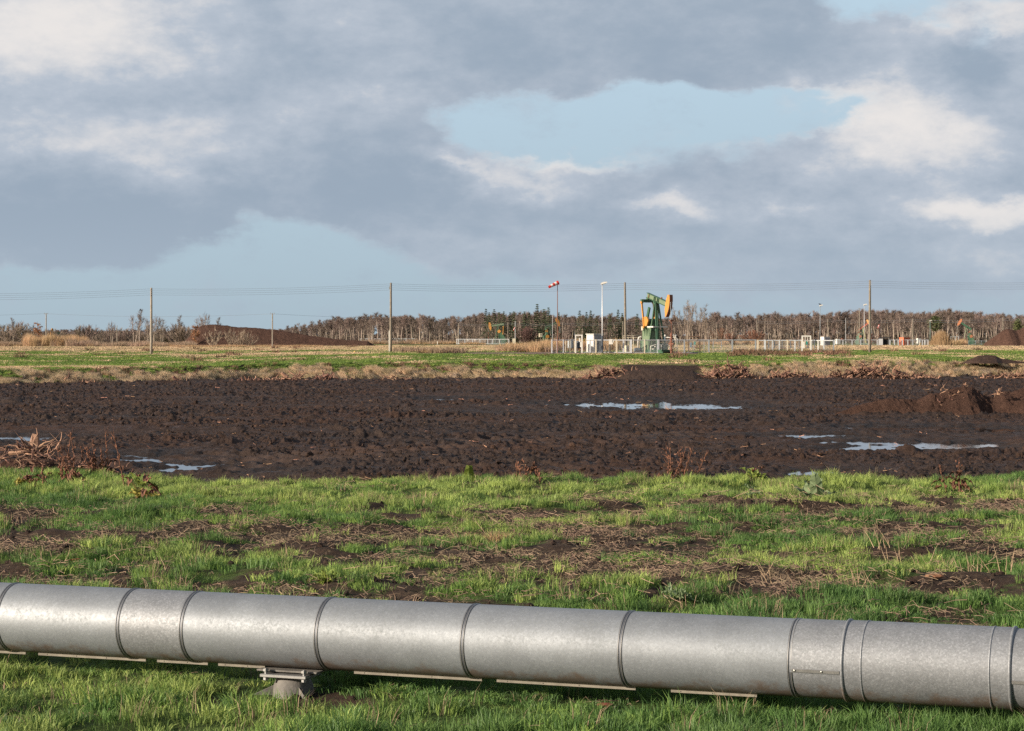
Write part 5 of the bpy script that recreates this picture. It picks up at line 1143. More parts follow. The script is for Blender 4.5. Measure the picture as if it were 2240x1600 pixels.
# ================================================================ fences, gates
MESHM = mat('chain_link_wire', (.40, .42, .43), .5, .4)
def fence(name, lb, posts, Y0, Y1, top, z0=.4, mesh=True, pr=.05, col=None, wire=.009, pitch=.14, colors=None, bottom=True, skipm=()):
    """posts: photograph px; the run goes from depth Y0 to Y1"""
    a0, a1 = posts[0], posts[-1]
    def Yp(px): t_ = (px - a0) / (a1 - a0); i0, i1 = 1 / Y0, 1 / Y1; return 1 / (i0 + (i1 - i0) * t_)
    def pos(px, z): Y = Yp(px); return Vector((wx(px, Y), Y, z))
    o = empty(name, tuple(pos(a0, z0))); tag(o, lb, 'fence'); o0 = Vector(o.location); ht = top
    for i, px in enumerate(posts):
        q = MB(); q.box(tuple(pos(px, z0 + ht / 2 + .02) - o0), (pr * 2, pr * 2, ht + .06)); q.build('post', (colors or {}).get(i, col or GAL), o)
    q = MB(); q.tube([pos(p, z0 + ht - .03) - o0 for p in (a0, a1)], pr * .75, 5); q.build('top_rail', col or GAL, o)
    if bottom: q = MB(); q.tube([pos(p, z0 + .07) - o0 for p in (a0, a1)], pr * .5, 5); q.build('bottom_rail', col or GAL, o)
    if mesh:
        q = MB(); A = pos(a0, 0); Bv = pos(a1, 0); L_ = (Bv - A).length; d = (Bv - A) / L_; nn = int(L_ / pitch); off = Vector((0, .05, 0))
        for i in range(nn):
            s0 = i * pitch
            for sg in (1, -1):
                p0 = A + d * s0; p1 = A + d * max(0, min(L_, s0 + sg * ht)); w_ = Vector((wire, 0, 0)); k0 = len(q.v)
                za = z0 + .08; zb2 = z0 + .08 + (ht - .12) * abs((p1 - p0).length) / ht
                for p, z in ((p0, za), (p1, zb2)): q.v += [tuple(Vector((p.x, p.y, z)) - w_ + off - o0), tuple(Vector((p.x, p.y, z)) + w_ + off - o0)]
                q.f.append((k0, k0 + 1, k0 + 3, k0 + 2))
        q.build('mesh_panel', MESHM, o)
    return o
fence('mesh_fence', 'low galvanised mesh fence at the left of the well site, before the grey tanks', [1207, 1219, 1232.6, 1246, 1259], 250, 251, 1.50, pr=.075, colors={3: CRM})
fence('mesh_fence', 'short mesh fence panel in front of the grey cabinet', [1273, 1291, 1303.5, 1318], 251, 251, 1.50, pr=.08, colors={2: CRM})
fence('mesh_fence', 'mesh fence between the grey cabinet and the large pump jack, with white notices', [1318, 1333.5, 1349, 1364, 1379], 251, 250, 1.50, pr=.085, colors={1: CRM, 2: CRM})
fence('mesh_fence', 'mesh fence directly in front of the large pump jack', [1381, 1410, 1438.7, 1441, 1470, 1497], 248, 249, 1.50, pr=.06, colors={1: CRM})
fence('mesh_fence', 'long mesh fence with widely spaced grey posts right of the pump jack', [1497, 1550.6, 1602, 1653], 249, 249, 1.50, pr=.085, col=GALD)
fence('mesh_fence', 'close posted pale fence left of the white gate frame', [1658, 1674, 1690, 1705, 1722.6, 1739, 1754], 252, 252, 1.46, pr=.07, colors={4: CRM, 0: CRM})
fence('mesh_fence', 'right end of the near fence, from the white gate frame onward', [1774, 1789.6, 1802, 1823.5], 252, 249, 1.46, pr=.07, colors={1: WHT, 3: GALD})
fence('mesh_fence', 'rear mesh fence with thin cream posts behind the pump jack', [1363, 1374, 1386, 1400, 1420], 266, 266, 1.8, pr=.04, col=CRM, mesh=False)
fence('mesh_fence', 'short rear fence behind the near fence between pump jack and poplars', [1497, 1518, 1540, 1560, 1578], 320, 322, 1.25, pr=.05, col=GALD, mesh=False)
fence('mesh_fence', 'second line of pale fence behind the right half of the near one', [1672, 1681, 1694, 1711, 1729, 1748, 1767, 1782], 330, 335, 1.45, pr=.06, col=GAL)
fence('mesh_fence', 'far pale fence from the near fence to the dark hut', [1826, 1844, 1864, 1883, 1900, 1919], 505, 505, 1.4, pr=.09)
fence('mesh_fence', 'far pale fence between the dark hut and the orange container', [1947, 1957, 1965, 1974, 1986, 1996], 505, 505, 1.4, pr=.09)
fence('mesh_fence', 'far pale fence from the orange container to the reed thicket', [1997, 2012, 2018, 2030], 505, 505, 1.4, pr=.09)
fence('mesh_fence', 'distant pale fence round the left-facing pump', [999, 1003, 1017, 1034, 1050, 1067, 1077, 1093, 1113], 690, 680, 1.55, pr=.10, wire=.02, pitch=.25)
fence('mesh_fence', 'distant raised fence panel at the right foot of the left-facing pump', [1080, 1093, 1106, 1114], 700, 700, 2.0, pr=.06, mesh=False, col=CRM)
fence('mesh_fence', 'distant fence behind the end of the long peat heap', [788, 800, 815, 832, 850, 870, 888, 908], 740, 735, 1.7, pr=.09, wire=.02, pitch=.3)
fence('mesh_fence', 'distant fence panel left of the dark green pump', [2080, 2090, 2097], 600, 600, 2.3, pr=.06)
fence('mesh_fence', 'distant low fence around the dark green pump', [2096, 2110, 2119, 2134, 2147, 2158], 585, 590, 1.1, pr=.08)
# gate frames that stand above the fence
def gate_frame(px0, px1, Y, h, lb, col, r=.07, cross=False):
    o = empty('gate_frame', (wx(px0, Y), Y, .4)); w_ = wx(px1, Y) - wx(px0, Y); tag(o, lb, 'gate')
    for x_ in (0, w_): q = MB(); q.box((x_, 0, h / 2), (r * 2, r * 2, h)); q.build('post', col, o)
    q = MB(); q.box((w_ / 2, 0, h - r), (w_ - r * 2 - .004, r * 1.9, r * 1.9)); q.build('lintel', col, o)
    if cross:
        for t_ in (.35, .65): q = MB(); q.box((w_ * t_, 0, h - r - .35), (.05, .05, .6)); q.build('bar', col, o)
        q = MB(); q.box((w_ / 2, 0, h - .6), (w_ - r * 2 - .004, .05, .05)); q.build('bar', col, o)
gate_frame(1259, 1273, 249, 2.10, 'white gate frame standing above the fence left of the grey cabinet', WHT)
gate_frame(1755, 1773, 251, 2.00, 'white gate frame with a small upper grid near the right end of the fence', WHT, cross=True)
gate_frame(1506.5, 1531, 262, 1.95, 'brown wooden frame behind the fence between pump jack and poplars', mat('brown_timber', (.12, .075, .05), .9))

# ================================================================ cabinets, tanks, signs, small plant on the site
def bx_thing(name, px, Y, w_, d_, h, rz, M, lb, cat, z0=.4, roof=None, parts=None):
    o = empty(name, (wx(px, Y), Y, z0), rz); tag(o, lb, cat); q = MB(); q.box((0, 0, h / 2), (w_, d_, h), bev=.015); q.build('body', M, o)
    if roof: q = MB(); q.box((0, 0, h + .045), (w_ + .14, d_ + .14, .085), bev=.01); q.build('roof', roof, o)
    return o
CAB = mat('cabinet_grey_and_shade', (.36, .345, .36), .5, .2, var=.06, vscale=1.5)  # the white cabinet's front in shade, its shade put into the grey
o = bx_thing('equipment_cabinet', 1301, 258, 1.42, 1.35, 2.12, R(38), CAB, 'large white equipment cabinet with shaded grey front and pale roof beside the lamp post', 'cabinet', roof=WHT)
for s_ in (-1, 1): q = MB(); q.box((s_ * .35, -.69, 1.05), (.67, .03, 1.9)); dr = q.build('door', CAB, o); q = MB(); q.box((s_ * .08, -.715, 1.05), (.04, .03, .2)); q.build('handle', DKG, dr)
q = MB(); q.box((.3, -.715, 1.72), (.32, .02, .20)); q.box((-.3, -.715, .3), (.32, .02, .2)); q.build('vent', GALD, o); q = MB(); q.box((-.72, 0, 1.05), (.03, 1.25, 1.95)); q.build('sunlit_side_panel', WHT, o)  # left side coloured white as sunlit, against the grey of the shaded front
def tank(px, Y, w_, h, lb, r=.35, col=None, z=.5):
    o = empty('tank', (wx(px, Y), Y, .4)); tag(o, lb, 'tank'); q = MB(); q.tube([(0, 0, z), (0, 0, z + .08), (0, 0, z + h - .1), (0, 0, z + h)], [r * .8, r, r, r * .7], 16); q.build('shell', col or GALD, o, smooth=False)
    for a in (0, 2.1, 4.2): q = MB(); q.bar((cos(a) * r * .8, sin(a) * r * .8, 0), (cos(a) * r * .8, sin(a) * r * .8, z + .1), .06); q.build('leg', GAL, o)
    q = MB(); q.tube([(-r - .2, 0, 0), (-r - .2, 0, z + h * .9), (-r * .3, 0, z + h * .98)], .05, 6); q.build('pipe', CRM, o)
tank(1248, 256, .8, 1.05, 'grey upright tank with a cream pipe behind the left end of the fence', .36); tank(1266, 257, .6, .9, 'second smaller dark grey tank inside the white gate frame', .28, DKG)
def sign(px, py, Y, w_, h, col, lb, n_=1, post=True):
    z = zat(Y, py); o = empty('notice_board', (wx(px, Y), Y, z)); tag(o, lb, 'sign'); q = MB(); q.box((0, 0, 0), (w_, .03, h), bev=.004); q.build('board', col, o)
    for k in (-1, 1): q = MB(); q.box((k * w_ * .3, .06, 0), (.04, .08, .05)); q.build('clamp', GALD, o)
sign(1336.5, 748, 249.5, .42, .58, WHT, 'larger white notice on the fence between cabinet and pump jack'); sign(1340.8, 746.5, 249.5, .16, .34, WHT, 'narrow white notice right of the larger one')
sign(1278.5, 744.8, 249.5, .26, .24, YEL, 'small yellow sign on the fence left of the grey cabinet'); sign(1268, 744, 248.6, .16, .45, WHT, 'white notice in the upper part of the gate frame'); sign(1270.6, 754, 248.4, .17, .62, WHT, 'tall white notice low in the gate frame')
sign(1520, 751, 300, .22, .45, TEAL, 'teal notice behind the fence right of the pump jack'); sign(1764.5, 750.5, 300, .22, .48, TEAL, 'teal notice under the right white gate frame'); sign(1758.5, 755, 249.5, .22, .72, WHT, 'tall white notice at the right white gate frame')
sign(1511, 755, 300, .3, .7, BLUE, 'blue grey panel left of the teal notice')
# pump motor, pipes and valves around the pump jack
o = empty('motor_pump', (wx(1393, 250.5), 250.5, .42), R(20)); tag(o, 'blue grey electric motor pump on the ground left of the pump jack', 'pump'); q = MB(); q.tube([(-.25, 0, .35), (.35, 0, .35)], .22, 12); q.build('motor', BLUE, o, smooth=False); q = MB(); q.tube([(.35, 0, .32), (.60, 0, .32)], .13, 10); q.tube([(.5, 0, .32), (.5, 0, .62)], .06, 8); q.build('pump_head', DKG, o); q = MB(); q.box((.1, 0, .07), (1.1, .4, .12)); q.build('base_frame', RUST, o)
def pipework(name, lb, runs, Y, col, r, cat='pipework', valves=()):
    a = runs[0][0]; o = empty(name, (wx(a[0], Y), Y, .4)); o0 = Vector(o.location); tag(o, lb, cat)
    for run in runs: q = MB(); q.tube([Vector((wx(p[0], Y), Y + (p[2] if len(p) > 2 else 0), zat(Y, p[1]))) - o0 for p in run], r, 8); q.build('pipe', col, o, smooth=True)
    for vx, vy, vr in valves: q = MB(); c = Vector((wx(vx, Y), Y - .05, zat(Y, vy))) - o0; q.ball(c, vr, (1, .7, 1), 10, 7); q.build('gauge', WHT, o, smooth=True)
pipework('vent_pipe', 'white pipe that bends over at the top, left of the pump jack', [[(1395.5, 761), (1396, 743), (1397.5, 738.5), (1401, 737.2), (1405, 738.5)]], 250, WHT, .075)
pipework('pipe_rack', 'white pipe rack with hoses at the foot of the pump jack', [[(1423, 770), (1423, 758), (1434, 754.5), (1462, 754.5)], [(1426, 764), (1436, 764)], [(1426, 768), (1436, 768)], [(1436, 755), (1436, 770)], [(1446.5, 755), (1446.5, 770)], [(1464, 755), (1464, 771)], [(1431, 759), (1436, 759)]], 249.5, WHT, .045)
pipework('pipe_loop', 'white pipe loop with round gauges right of the wellhead', [[(1454, 738), (1470, 739), (1479, 739.3), (1481.3, 741), (1481.3, 770)], [(1474.5, 739), (1474.5, 734)], [(1478, 739), (1478, 735)], [(1477, 740), (1474, 752), (1475, 765)], [(1480, 760), (1473, 762)]], 250.2, WHT, .045, valves=((1478, 734.2, .13), (1473.2, 733.5, .10), (1454.5, 735, .14)))
pipework('valve_stand', 'blue post with a cream gauge in front of the samson post', [[(1454, 765), (1454, 737)]], 249.6, BLUE, .10)
pipework('hand_rail', 'thin brown hand rail behind the pump jack', [[(1363, 770), (1363, 735), (1403, 734)], [(1385, 734.5), (1385, 768)]], 268, CRM, .03)
for px, Y, w_, h, M, lb in ((1467.8, 249.8, .33, .5, CRM, 'small cream box at the foot of the wellhead'), (1371, 257, .4, .85, CRM, 'cream instrument box behind the fence right of the third pole'), (1448, 252, 1.0, 1.1, GREEND, 'low dark green guard box under the samson post')):
    o = bx_thing('junction_box', px, Y, w_, w_, h, R(25), M, lb, 'box'); q = MB(); q.box((0, -w_ / 2 - .015, h * .6), (w_ * .6, .02, h * .4)); q.build('door', LGR if M is CRM else GREEN, o)
# right hand group
o = bx_thing('white_cabinet', 1805, 505, 1.75, 1.4, 2.05, R(30), WHT, 'white cabinet right of the lamp post with the bird', 'cabinet', roof=WHT); q = MB(); q.box((.1, -.72, 1.0), (1.3, .03, 1.7)); q.build('door', CAB, o)
o = bx_thing('equipment_housing', 1833, 520, .9, .8, 1.2, R(20), WHT, 'white equipment housing with brown machinery beside it', 'machine housing', z0=.8); q = MB(); q.tube([(.3, 0, 1.0), (1.6, 0, .85), (3.8, 0, .8)], .10, 8); q.build('pipe', RUST, o); q = MB(); q.tube([(-.5, 0, -.4), (-.2, 0, .1), (.4, 0, -.4)], .06, 6); q.build('leg_frame', WHT, o); q = MB(); q.tube([(1.2, -.3, 1.1), (1.2, .3, 1.1)], .3, 10); q.build('valve_wheel', RUST, o)
o = empty('shelter_hut', (wx(1934, 508), 508, .35), R(-12)); tag(o, 'dark open fronted hut with a grey side and black flat roof', 'hut')
q = MB(); q.box((-.75, -.3, .85), (1.0, 1.4, 1.7)); q.build('side_wall', LGR, o); q = MB(); q.box((.5, .3, .8), (1.5, .9, 1.6)); q.build('interior_shade_block', BLK, o); q = MB(); q.prism([(-1.45, 1.72), (-1.0, 2.05), (1.45, 2.08), (1.45, 1.96), (1.3, 1.9)], lambda a, c: Vector((a, 0, c)), (0, .9, 0)); q.build('roof', BLK, o)  # the shaded inside of the hut is a solid block coloured black
for x_ in (1.15,): q = MB(); q.box((x_, -.7, .95), (.1, .1, 1.9)); q.build('post', GALD, o)
o = bx_thing('storage_container', 1979, 506, 2.0, 1.5, 1.78, R(32), REDO, 'orange red steel container in the right hand plant', 'container', z0=.5); q = MB(); q.box((0, -.77, .9), (.06, .03, 1.6)); q.build('door_seam', RUST, o); q = MB(); q.box((0, 0, 1.83), (2.1, 1.6, .09)); q.build('roof', REDO, o)
o = bx_thing('white_box', 2009.5, 512, .85, .75, 1.2, R(22), WHT, 'white box on legs right of the orange container', 'cabinet', z0=.95); q = MB(); [q.bar((x_, y_, -.5), (x_, y_, .01), .07) for x_ in (-.35, .35) for y_ in (-.3, .3)]; q.build('legs', GALD, o)
o = bx_thing('grey_box', 2024.5, 512, .4, .4, 1.1, R(22), LGR, 'small grey box left of the green lamp post', 'cabinet', z0=.6); q = MB(); q.box((0, 0, -.1), (.1, .1, .4)); q.build('stand', GALD, o)
q = MB(); q.tube([(0, 0, -.1), (0, 0, .95)], .05, 8); o = q.build('marker_post', YEL); o.location = (wx(2012.5, 495), 495, .3); tag(o, 'thin yellow marker post in front of the white box', 'marker')
for px, Y, lb in ((957, 640, 'small white marker post in the grass before the wood'), (776, 250, 'small yellow marker in the grass left of the tall pole with duct')):
    q = MB(); h = .9 if px > 900 else .28; q.tube([(0, 0, -.1), (0, 0, h)], .09 if px > 900 else .07, 8); q.tube([(0, 0, h - .2), (0, 0, h - .05)], .11 if px > 900 else .11, 8); o = q.build('marker_post', WHT if px > 900 else YEL); o.location = (wx(px, Y), Y, zf(wx(px, Y), Y)); tag(o, lb, 'marker')
o = bx_thing('nest_box', 1182.5, 690, .95, .7, 1.2, R(15), CRM, 'pale box hanging on a post in the wood left of the second distant pump', 'box', z0=2.6); q = MB(); q.box((0, 0, -1.2), (.14, .14, 2.6)); q.build('post', GRW, o); q = MB(); q.tube([(.1, -.37, .7), (.1, -.36, .7)], .16, 10); q.build('hole', BLK, o)
o = bx_thing('stone_block', 1124.5, 680, 1.0, .6, 1.75, 0, CRM, 'pale upright block at the right end of the distant fence', 'block', z0=.4); q = MB(); q.box((0, 0, 1.78), (1.1, .7, .06)); q.build('cap', LGR, o)
for px, lb in ((1024, 'white barrel inside the distant fence, leftmost'), (1040, 'small white barrel inside the distant fence, middle'), (1058, 'white tank inside the distant fence, right')):
    q = MB(); q.tube([(0, 0, 0), (0, 0, .1), (0, 0, .85), (0, 0, .95)], [.35, .4, .4, .3], 12); o = q.build('barrel', WHT); o.location = (wx(px, 700), 700, .9 if px != 1058 else .4); tag(o, lb, 'barrel')

# ================================================================ peat heaps, stump piles, plants at the field edge
M_heap, t, ns, ln, b = node_ground('heap_peat')
geo = ns.new('ShaderNodeNewGeometry').outputs['Position']
ln.new(ramp(t, nz(t, geo, 1.3, 9, 0.8), [(0.3, (0.054, 0.030, 0.022)), (0.5, (0.098, 0.056, 0.042)), (0.75, (0.155, 0.090, 0.067))]), b.inputs['Base Color']); b.inputs['Roughness'].default_value = .95; b.inputs['Specular IOR Level'].default_value = .1
tbump(t, b, nz(t, geo, 3.5, 9, 0.8), 0.35)
def ridge_heap(name, Y, prof, depth, base, lb, nx=260, ny=60, rough=.35, M=None, fine=1.0, seed=5):
    """a long heap whose crest follows prof (photograph px -> py), standing at depth Y"""
    p0, p1 = prof[0][0], prof[-1][0]; px = np.linspace(p0, p1, nx); x = wx(px, Y); crest = np.array([zat(Y, v_) for v_ in ip(px, prof)]) - base
    v_ = np.linspace(-1, 1, ny); X_, V_ = np.meshgrid(x, v_); Cr = np.broadcast_to(crest, X_.shape)
    wd = np.minimum(depth, np.maximum(Cr * 1.6, .02)); Yv = Y + V_ * wd
    sh = np.clip(1 - np.abs(V_) ** 1.25, 0, 1)
    nn = fbm(X_ / fine, Yv / fine, 5, seed, .6) - .5; n3 = fbm(X_ / (fine * 5), Yv / (fine * 5), 3, seed + 9) - .5
    Z_ = base - .12 + Cr * sh + rough * (nn * .8 + n3 * .8) * np.clip(sh * 3, 0, 1) * np.clip(Cr, .15, 1)
    o = grid_mesh(name, X_, Yv, Z_, M or M_heap, kind=None, label=lb, cat='peat heap', smooth=True); return o
ridge_heap('peat_heap', 462, [(404, 746), (415, 735), (425, 722), (440, 711), (455, 708.5), (475, 708), (500, 711), (520, 714), (560, 716), (600, 720), (640, 726), (680, 733), (720, 738), (750, 742), (770, 744), (790, 745.5), (803, 745), (812, 749), (821, 755)], 9, .28, 'long dark brown peat heap sloping down towards the tall pole with a duct')
ridge_heap('peat_heap', 478, [(2150, 754), (2160, 746), (2175, 736), (2186, 728), (2194, 721), (2203, 717.5), (2212, 718.5), (2222, 722), (2232, 719), (2245, 712), (2270, 700), (2330, 690), (2450, 700), (2520, 752)], 14, .3, 'tall brown peat heap cut off by the right edge of the picture', seed=8)
ridge_heap('peat_heap', 168.5, [(2105, 790), (2120, 783), (2140, 775), (2158, 773), (2176, 774), (2190, 781), (2206, 783), (2222, 786), (2240, 789), (2290, 791)], 1.4, .25, 'small dark peat mound on top of the bank at the right', 160, 30, .10, M_peat, .4, 12)
ridge_heap('peat_heap', 83, [(1790, 912), (1840, 893), (1880, 880), (1935, 868), (1975, 869), (2000, 872), (2030, 858), (2062, 850), (2085, 842), (2108, 836), (2125, 841), (2140, 852), (2160, 866), (2175, 866), (2190, 855), (2215, 850), (2240, 844), (2320, 840), (2420, 900)], 2.6, -1.0, 'reddish brown peat heap on the wet field at the right edge', 520, 150, .34, M_heap, .33, 21)
ridge_heap('peat_heap', 155.5, [(1300, 838), (1325, 828), (1350, 815), (1375, 808), (1410, 804), (1450, 802.5), (1490, 803), (1515, 807), (1545, 818), (1570, 830), (1590, 838)], 4.0, -1.0, 'dark peat ramp pushed up the bank between the two stump piles', 260, 60, .25, M_peat, .6, 25)
ridge_heap('peat_heap', 112, [(1340, 876), (1378, 868), (1388, 863), (1398, 866), (1406, 860), (1418, 858), (1430, 864), (1458, 868), (1480, 876)], .5, -1.0, 'small black clod heap behind the long puddle', 120, 40, .30, M_peat, .18, 27)
ridge_heap('peat_heap', 49.2, [(2010, 1036), (2040, 1022), (2060, 1010), (2078, 1004), (2092, 1010), (2105, 1022), (2118, 1019), (2140, 1024), (2175, 1036)], .45, -1.0, 'low black clod mound at the near edge on the right', 160, 50, .6, M_peat, .16, 29)
ridge_heap('peat_heap', 49.0, [(-120, 1035), (-20, 1010), (40, 990), (75, 984), (110, 990), (140, 1005), (185, 1010), (215, 1000), (250, 1015), (275, 1034)], .75, -1.0, 'black peat clump under the torn up stump at the left edge', 160, 60, .34, M_peat, .22, 31)

WD1 = mat('bog_wood', (0.31, 0.18, 0.115), .8, var=.45, vscale=3.5, bump=.01, bscale=30, objvar=.15); WD2 = mat('bog_wood_dark', (0.15, 0.08, 0.055), .85, var=.4, vscale=4, bump=.01, bscale=25, objvar=.2)
def root_piece(b, p, d, L_, r, q, n=5, wander=.45):
    pts = [Vector(p)]; rr2 = [r]; d = Vector(d).normalized()
    for i in range(n):
        d = (d + Vector((q.gauss(0, wander), q.gauss(0, wander), q.gauss(0, wander * .8)))).normalized(); pts.append(pts[-1] + d * L_ / n); rr2.append(r * (1 - (i + 1) / n * .8))
    b.tube(pts, rr2, 6); return pts, rr2
def pile(name, Y, prof, n, lb, seed, r=(.025, .08), L_=(.4, 1.3), dirt=True, z0=-1.0, depth=1.0):
    """a heap of dug up stumps and roots under a given outline"""
    q = random.Random(seed); root = empty(name, (wx((prof[0][0] + prof[-1][0]) / 2, Y), Y, z0)); tag(root, lb, 'stump pile'); o0 = Vector(root.location)
    if dirt:
        nx, ny = 110, 26; px = np.linspace(prof[0][0], prof[-1][0], nx); cr = np.array([zat(Y, v_) for v_ in ip(px, prof)]) - z0; V_, X_ = np.meshgrid(np.linspace(-1, 1, ny), wx(px, Y), indexing='ij')
        sh = 1 - np.abs(V_) ** 1.5; Yv = Y + V_ * depth; Z_ = z0 - .08 + np.clip(cr, .05, 9) * .72 * sh + .35 * (fbm(X_ / .4, Yv / .4, 4, seed) - .5) * sh
        m_ = grid_mesh('soil', X_ - o0.x, Yv - o0.y, Z_ - o0.z, M_heap if seed % 2 else M_peat, kind=None); m_.parent = root
    for part_, M, k in (('roots', WD1, int(n * .6)), ('dark_roots', WD2, int(n * .7))):
        b = MB()
        for i in range(k):
            px = q.uniform(prof[0][0], prof[-1][0]); top = zat(Y, ip(px, prof)) - z0; y = Y + q.uniform(-1, .5) * depth; zz = top * q.uniform(.05, .95) * (1 - (abs(y - Y) / depth) ** 2 * .6)
            a = q.uniform(0, 6.28); root_piece(b, Vector((wx(px, Y), y, z0 + zz)) - o0, (cos(a), sin(a), q.uniform(-.1, .75)), q.uniform(*L_) * (.5 + .5 * min(1.5, top)), q.uniform(*r) * (1 if part_ == 'roots' else 1.2), q)
        b.build(part_, M, root)
    for i in range(n // 40 if seed != 51 else 0):
        b = MB(); px = q.uniform(prof[0][0] + 10, prof[-1][0] - 10); top = zat(Y, ip(px, prof)) - z0; c = Vector((wx(px, Y), Y - .3 * depth, z0 + top * .7)) - o0; a = q.uniform(0, 6.28); d = Vector((cos(a), sin(a) * .4, q.uniform(.2, 1))).normalized()
        b.tube([c, c + d * .22, c + d * .45], [.17, .13, .11], 9)
        for j in range(8): a = q.uniform(0, 6.28); root_piece(b, c, Vector((cos(a), sin(a), -.1 + q.gauss(0, .4))) - d * .3, q.uniform(.3, .7), q.uniform(.03, .07), q)
        b.build('stump', WD1 if i % 2 else WD2, root)
    return root
pile('stump_pile', 156, [(1255, 833), (1290, 822), (1320, 812), (1345, 803), (1365, 804), (1385, 815), (1410, 826), (1440, 833)], 150, 'heap of reddish roots on the left side of the peat ramp', 1)
pile('stump_pile', 156, [(1525, 832), (1545, 818), (1570, 806), (1590, 800), (1606, 793), (1620, 803), (1640, 818), (1655, 828), (1670, 833)], 190, 'tall tangled root heap right of the peat ramp', 2)
pile('stump_pile', 157, [(1665, 833), (1690, 818), (1725, 809), (1750, 818), (1780, 820), (1800, 828)], 110, 'low root heap right of the tall tangled one', 3)
pile('stump_pile', 157, [(1800, 830), (1825, 814), (1850, 812), (1872, 805), (1905, 800), (1930, 803), (1955, 812), (1985, 815), (2020, 822), (2050, 830)], 260, 'longest root heap with upright stumps below the bank at the right', 4)
pile('stump_pile', 160, [(2140, 828), (2160, 818), (2190, 815), (2220, 818), (2250, 820), (2290, 826)], 80, 'low root heap at the right edge below the bank', 5)
pile('stump_pile', 146, [(130, 843), (142, 830), (165, 832), (190, 833), (215, 843)], 34, 'small log and root heap below the bank at far left', 6, (.04, .13))
pile('stump_pile', 150, [(290, 842), (320, 832), (345, 830), (365, 836), (395, 832), (420, 836), (440, 842)], 42, 'small dark root heap below the left part of the bank', 7)
pile('stump_pile', 152, [(500, 838), (540, 832), (600, 826), (630, 820), (665, 820), (690, 824), (720, 820), (750, 826), (765, 834)], 95, 'long low heap of roots and peat below the bank, left of centre', 8)
pile('stump_pile', 153, [(820, 836), (850, 826), (880, 824), (900, 834)], 22, 'small dark clod and root heap left of the centre of the bank', 10)
pile('stump_pile', 82.5, [(2050, 862), (2062, 848), (2080, 846), (2092, 853), (2100, 862)], 16, 'thin splintered roots on the left shoulder of the right peat heap', 11, (.015, .04), (.2, .5), False, -.6, .3)
def stump(px, py, Y, s_, lb, seed, M=WD1, spl=True):
    """one torn up stump: trunk butt, flaring roots, splinters"""
    q = random.Random(seed); root = empty('tree_stump', tuple(at(px, py, Y))); tag(root, lb, 'tree stump'); b = MB(); 
    pts = [Vector((0, 0, -.1)) * s_, Vector((.02, 0, .12)) * s_, Vector((.05, 0, .3)) * s_, Vector((.10, .02, .46)) * s_]; b.tube(pts, [.24 * s_, .19 * s_, .16 * s_, .13 * s_], 14)
    for v_ in range(len(b.v)): x_, y_, z_ = b.v[v_]; k_ = 1 + .22 * (q.random() - .5); b.v[v_] = (x_ * k_, y_ * k_, z_ + (q.uniform(-.06, .12) * s_ if z_ > .4 * s_ else 0))
    b.build('butt', M, root)
    for i in range(11):
        b = MB(); a = 2 * pi * i / 11 + q.uniform(-.2, .2); root_piece(b, Vector((cos(a) * .12, sin(a) * .12, q.uniform(-.05, .1))) * s_, (cos(a), sin(a), q.uniform(-.35, .35)), q.uniform(.5, 1.15) * s_, q.uniform(.04, .085) * s_, q, 7, .32); b.build('root', M if i % 3 else WD2, root)
    if spl:
        for d, L_, r in (((.35, 0, 1), .38, .045), ((-.1, .1, 1), .22, .035), ((.6, 0, .8), .22, .025)): b = MB(); root_piece(b, Vector((.13, 0, .42)) * s_, d, L_ * s_, r * s_, q, 4, .25); b.build('splinter', M, root)
    return root
stump(72, 988, 48.9, .68, 'torn up stump with spread roots at the left edge near the grass', 41)
stump(2185, 862, 82, .36, 'pale stump on the crest of the right peat heap', 42, spl=True); stump(2112, 842, 82.6, .16, 'small reddish stump on the tip of the right peat heap', 43); stump(1700, 0, 99, .3, 'x', 44) if False else None
pile('stump_pile', 47.8, [(-90, 1040), (-30, 1000), (10, 984), (60, 978), (100, 985), (140, 1002), (185, 1012), (215, 1008), (255, 1024), (280, 1040)], 110, 'wide dark mass of roots and peat at the left edge by the grass', 51, (.006, .022), (.25, .8), True, -1.0, .8)
# loose roots beside the near stump
q = random.Random(77); root = empty('root_tangle', tuple(at(60, 1020, 47.0))); tag(root, 'tangle of thin roots spreading from the left edge stump', 'roots')
for k in range(46):
    b = MB(); a = q.uniform(0, 6.28); root_piece(b, (q.uniform(-.8, .6), q.uniform(-.4, .3), q.uniform(.02, .45)), (cos(a), sin(a), q.uniform(-.3, .5)), q.uniform(.3, .9), q.uniform(.008, .022), q, 7, .35); b.build('root', WD1 if k % 2 else WD2, root)
for (px, py, dx, dz, L_, r, lb) in ((20, 992, 1, .12, 1.0, .055, 'thick orange root lying left of the stump'), (172, 1022, 1, .25, .55, .035, 'bent orange branch right of the peat clump at left'), (238, 1036, .6, .8, .35, .022, 'short forked stick poking up at the grass edge left'), (118, 985, .9, .5, .45, .04, 'short root stub right of the big stump')):
    b = MB(); root_piece(b, (0, 0, 0), (dx, -.1, dz), L_, r, q, 6, .18); o = b.build('root_branch', WD1); o.location = at(px, py, 47.2); tag(o, lb, 'branch')

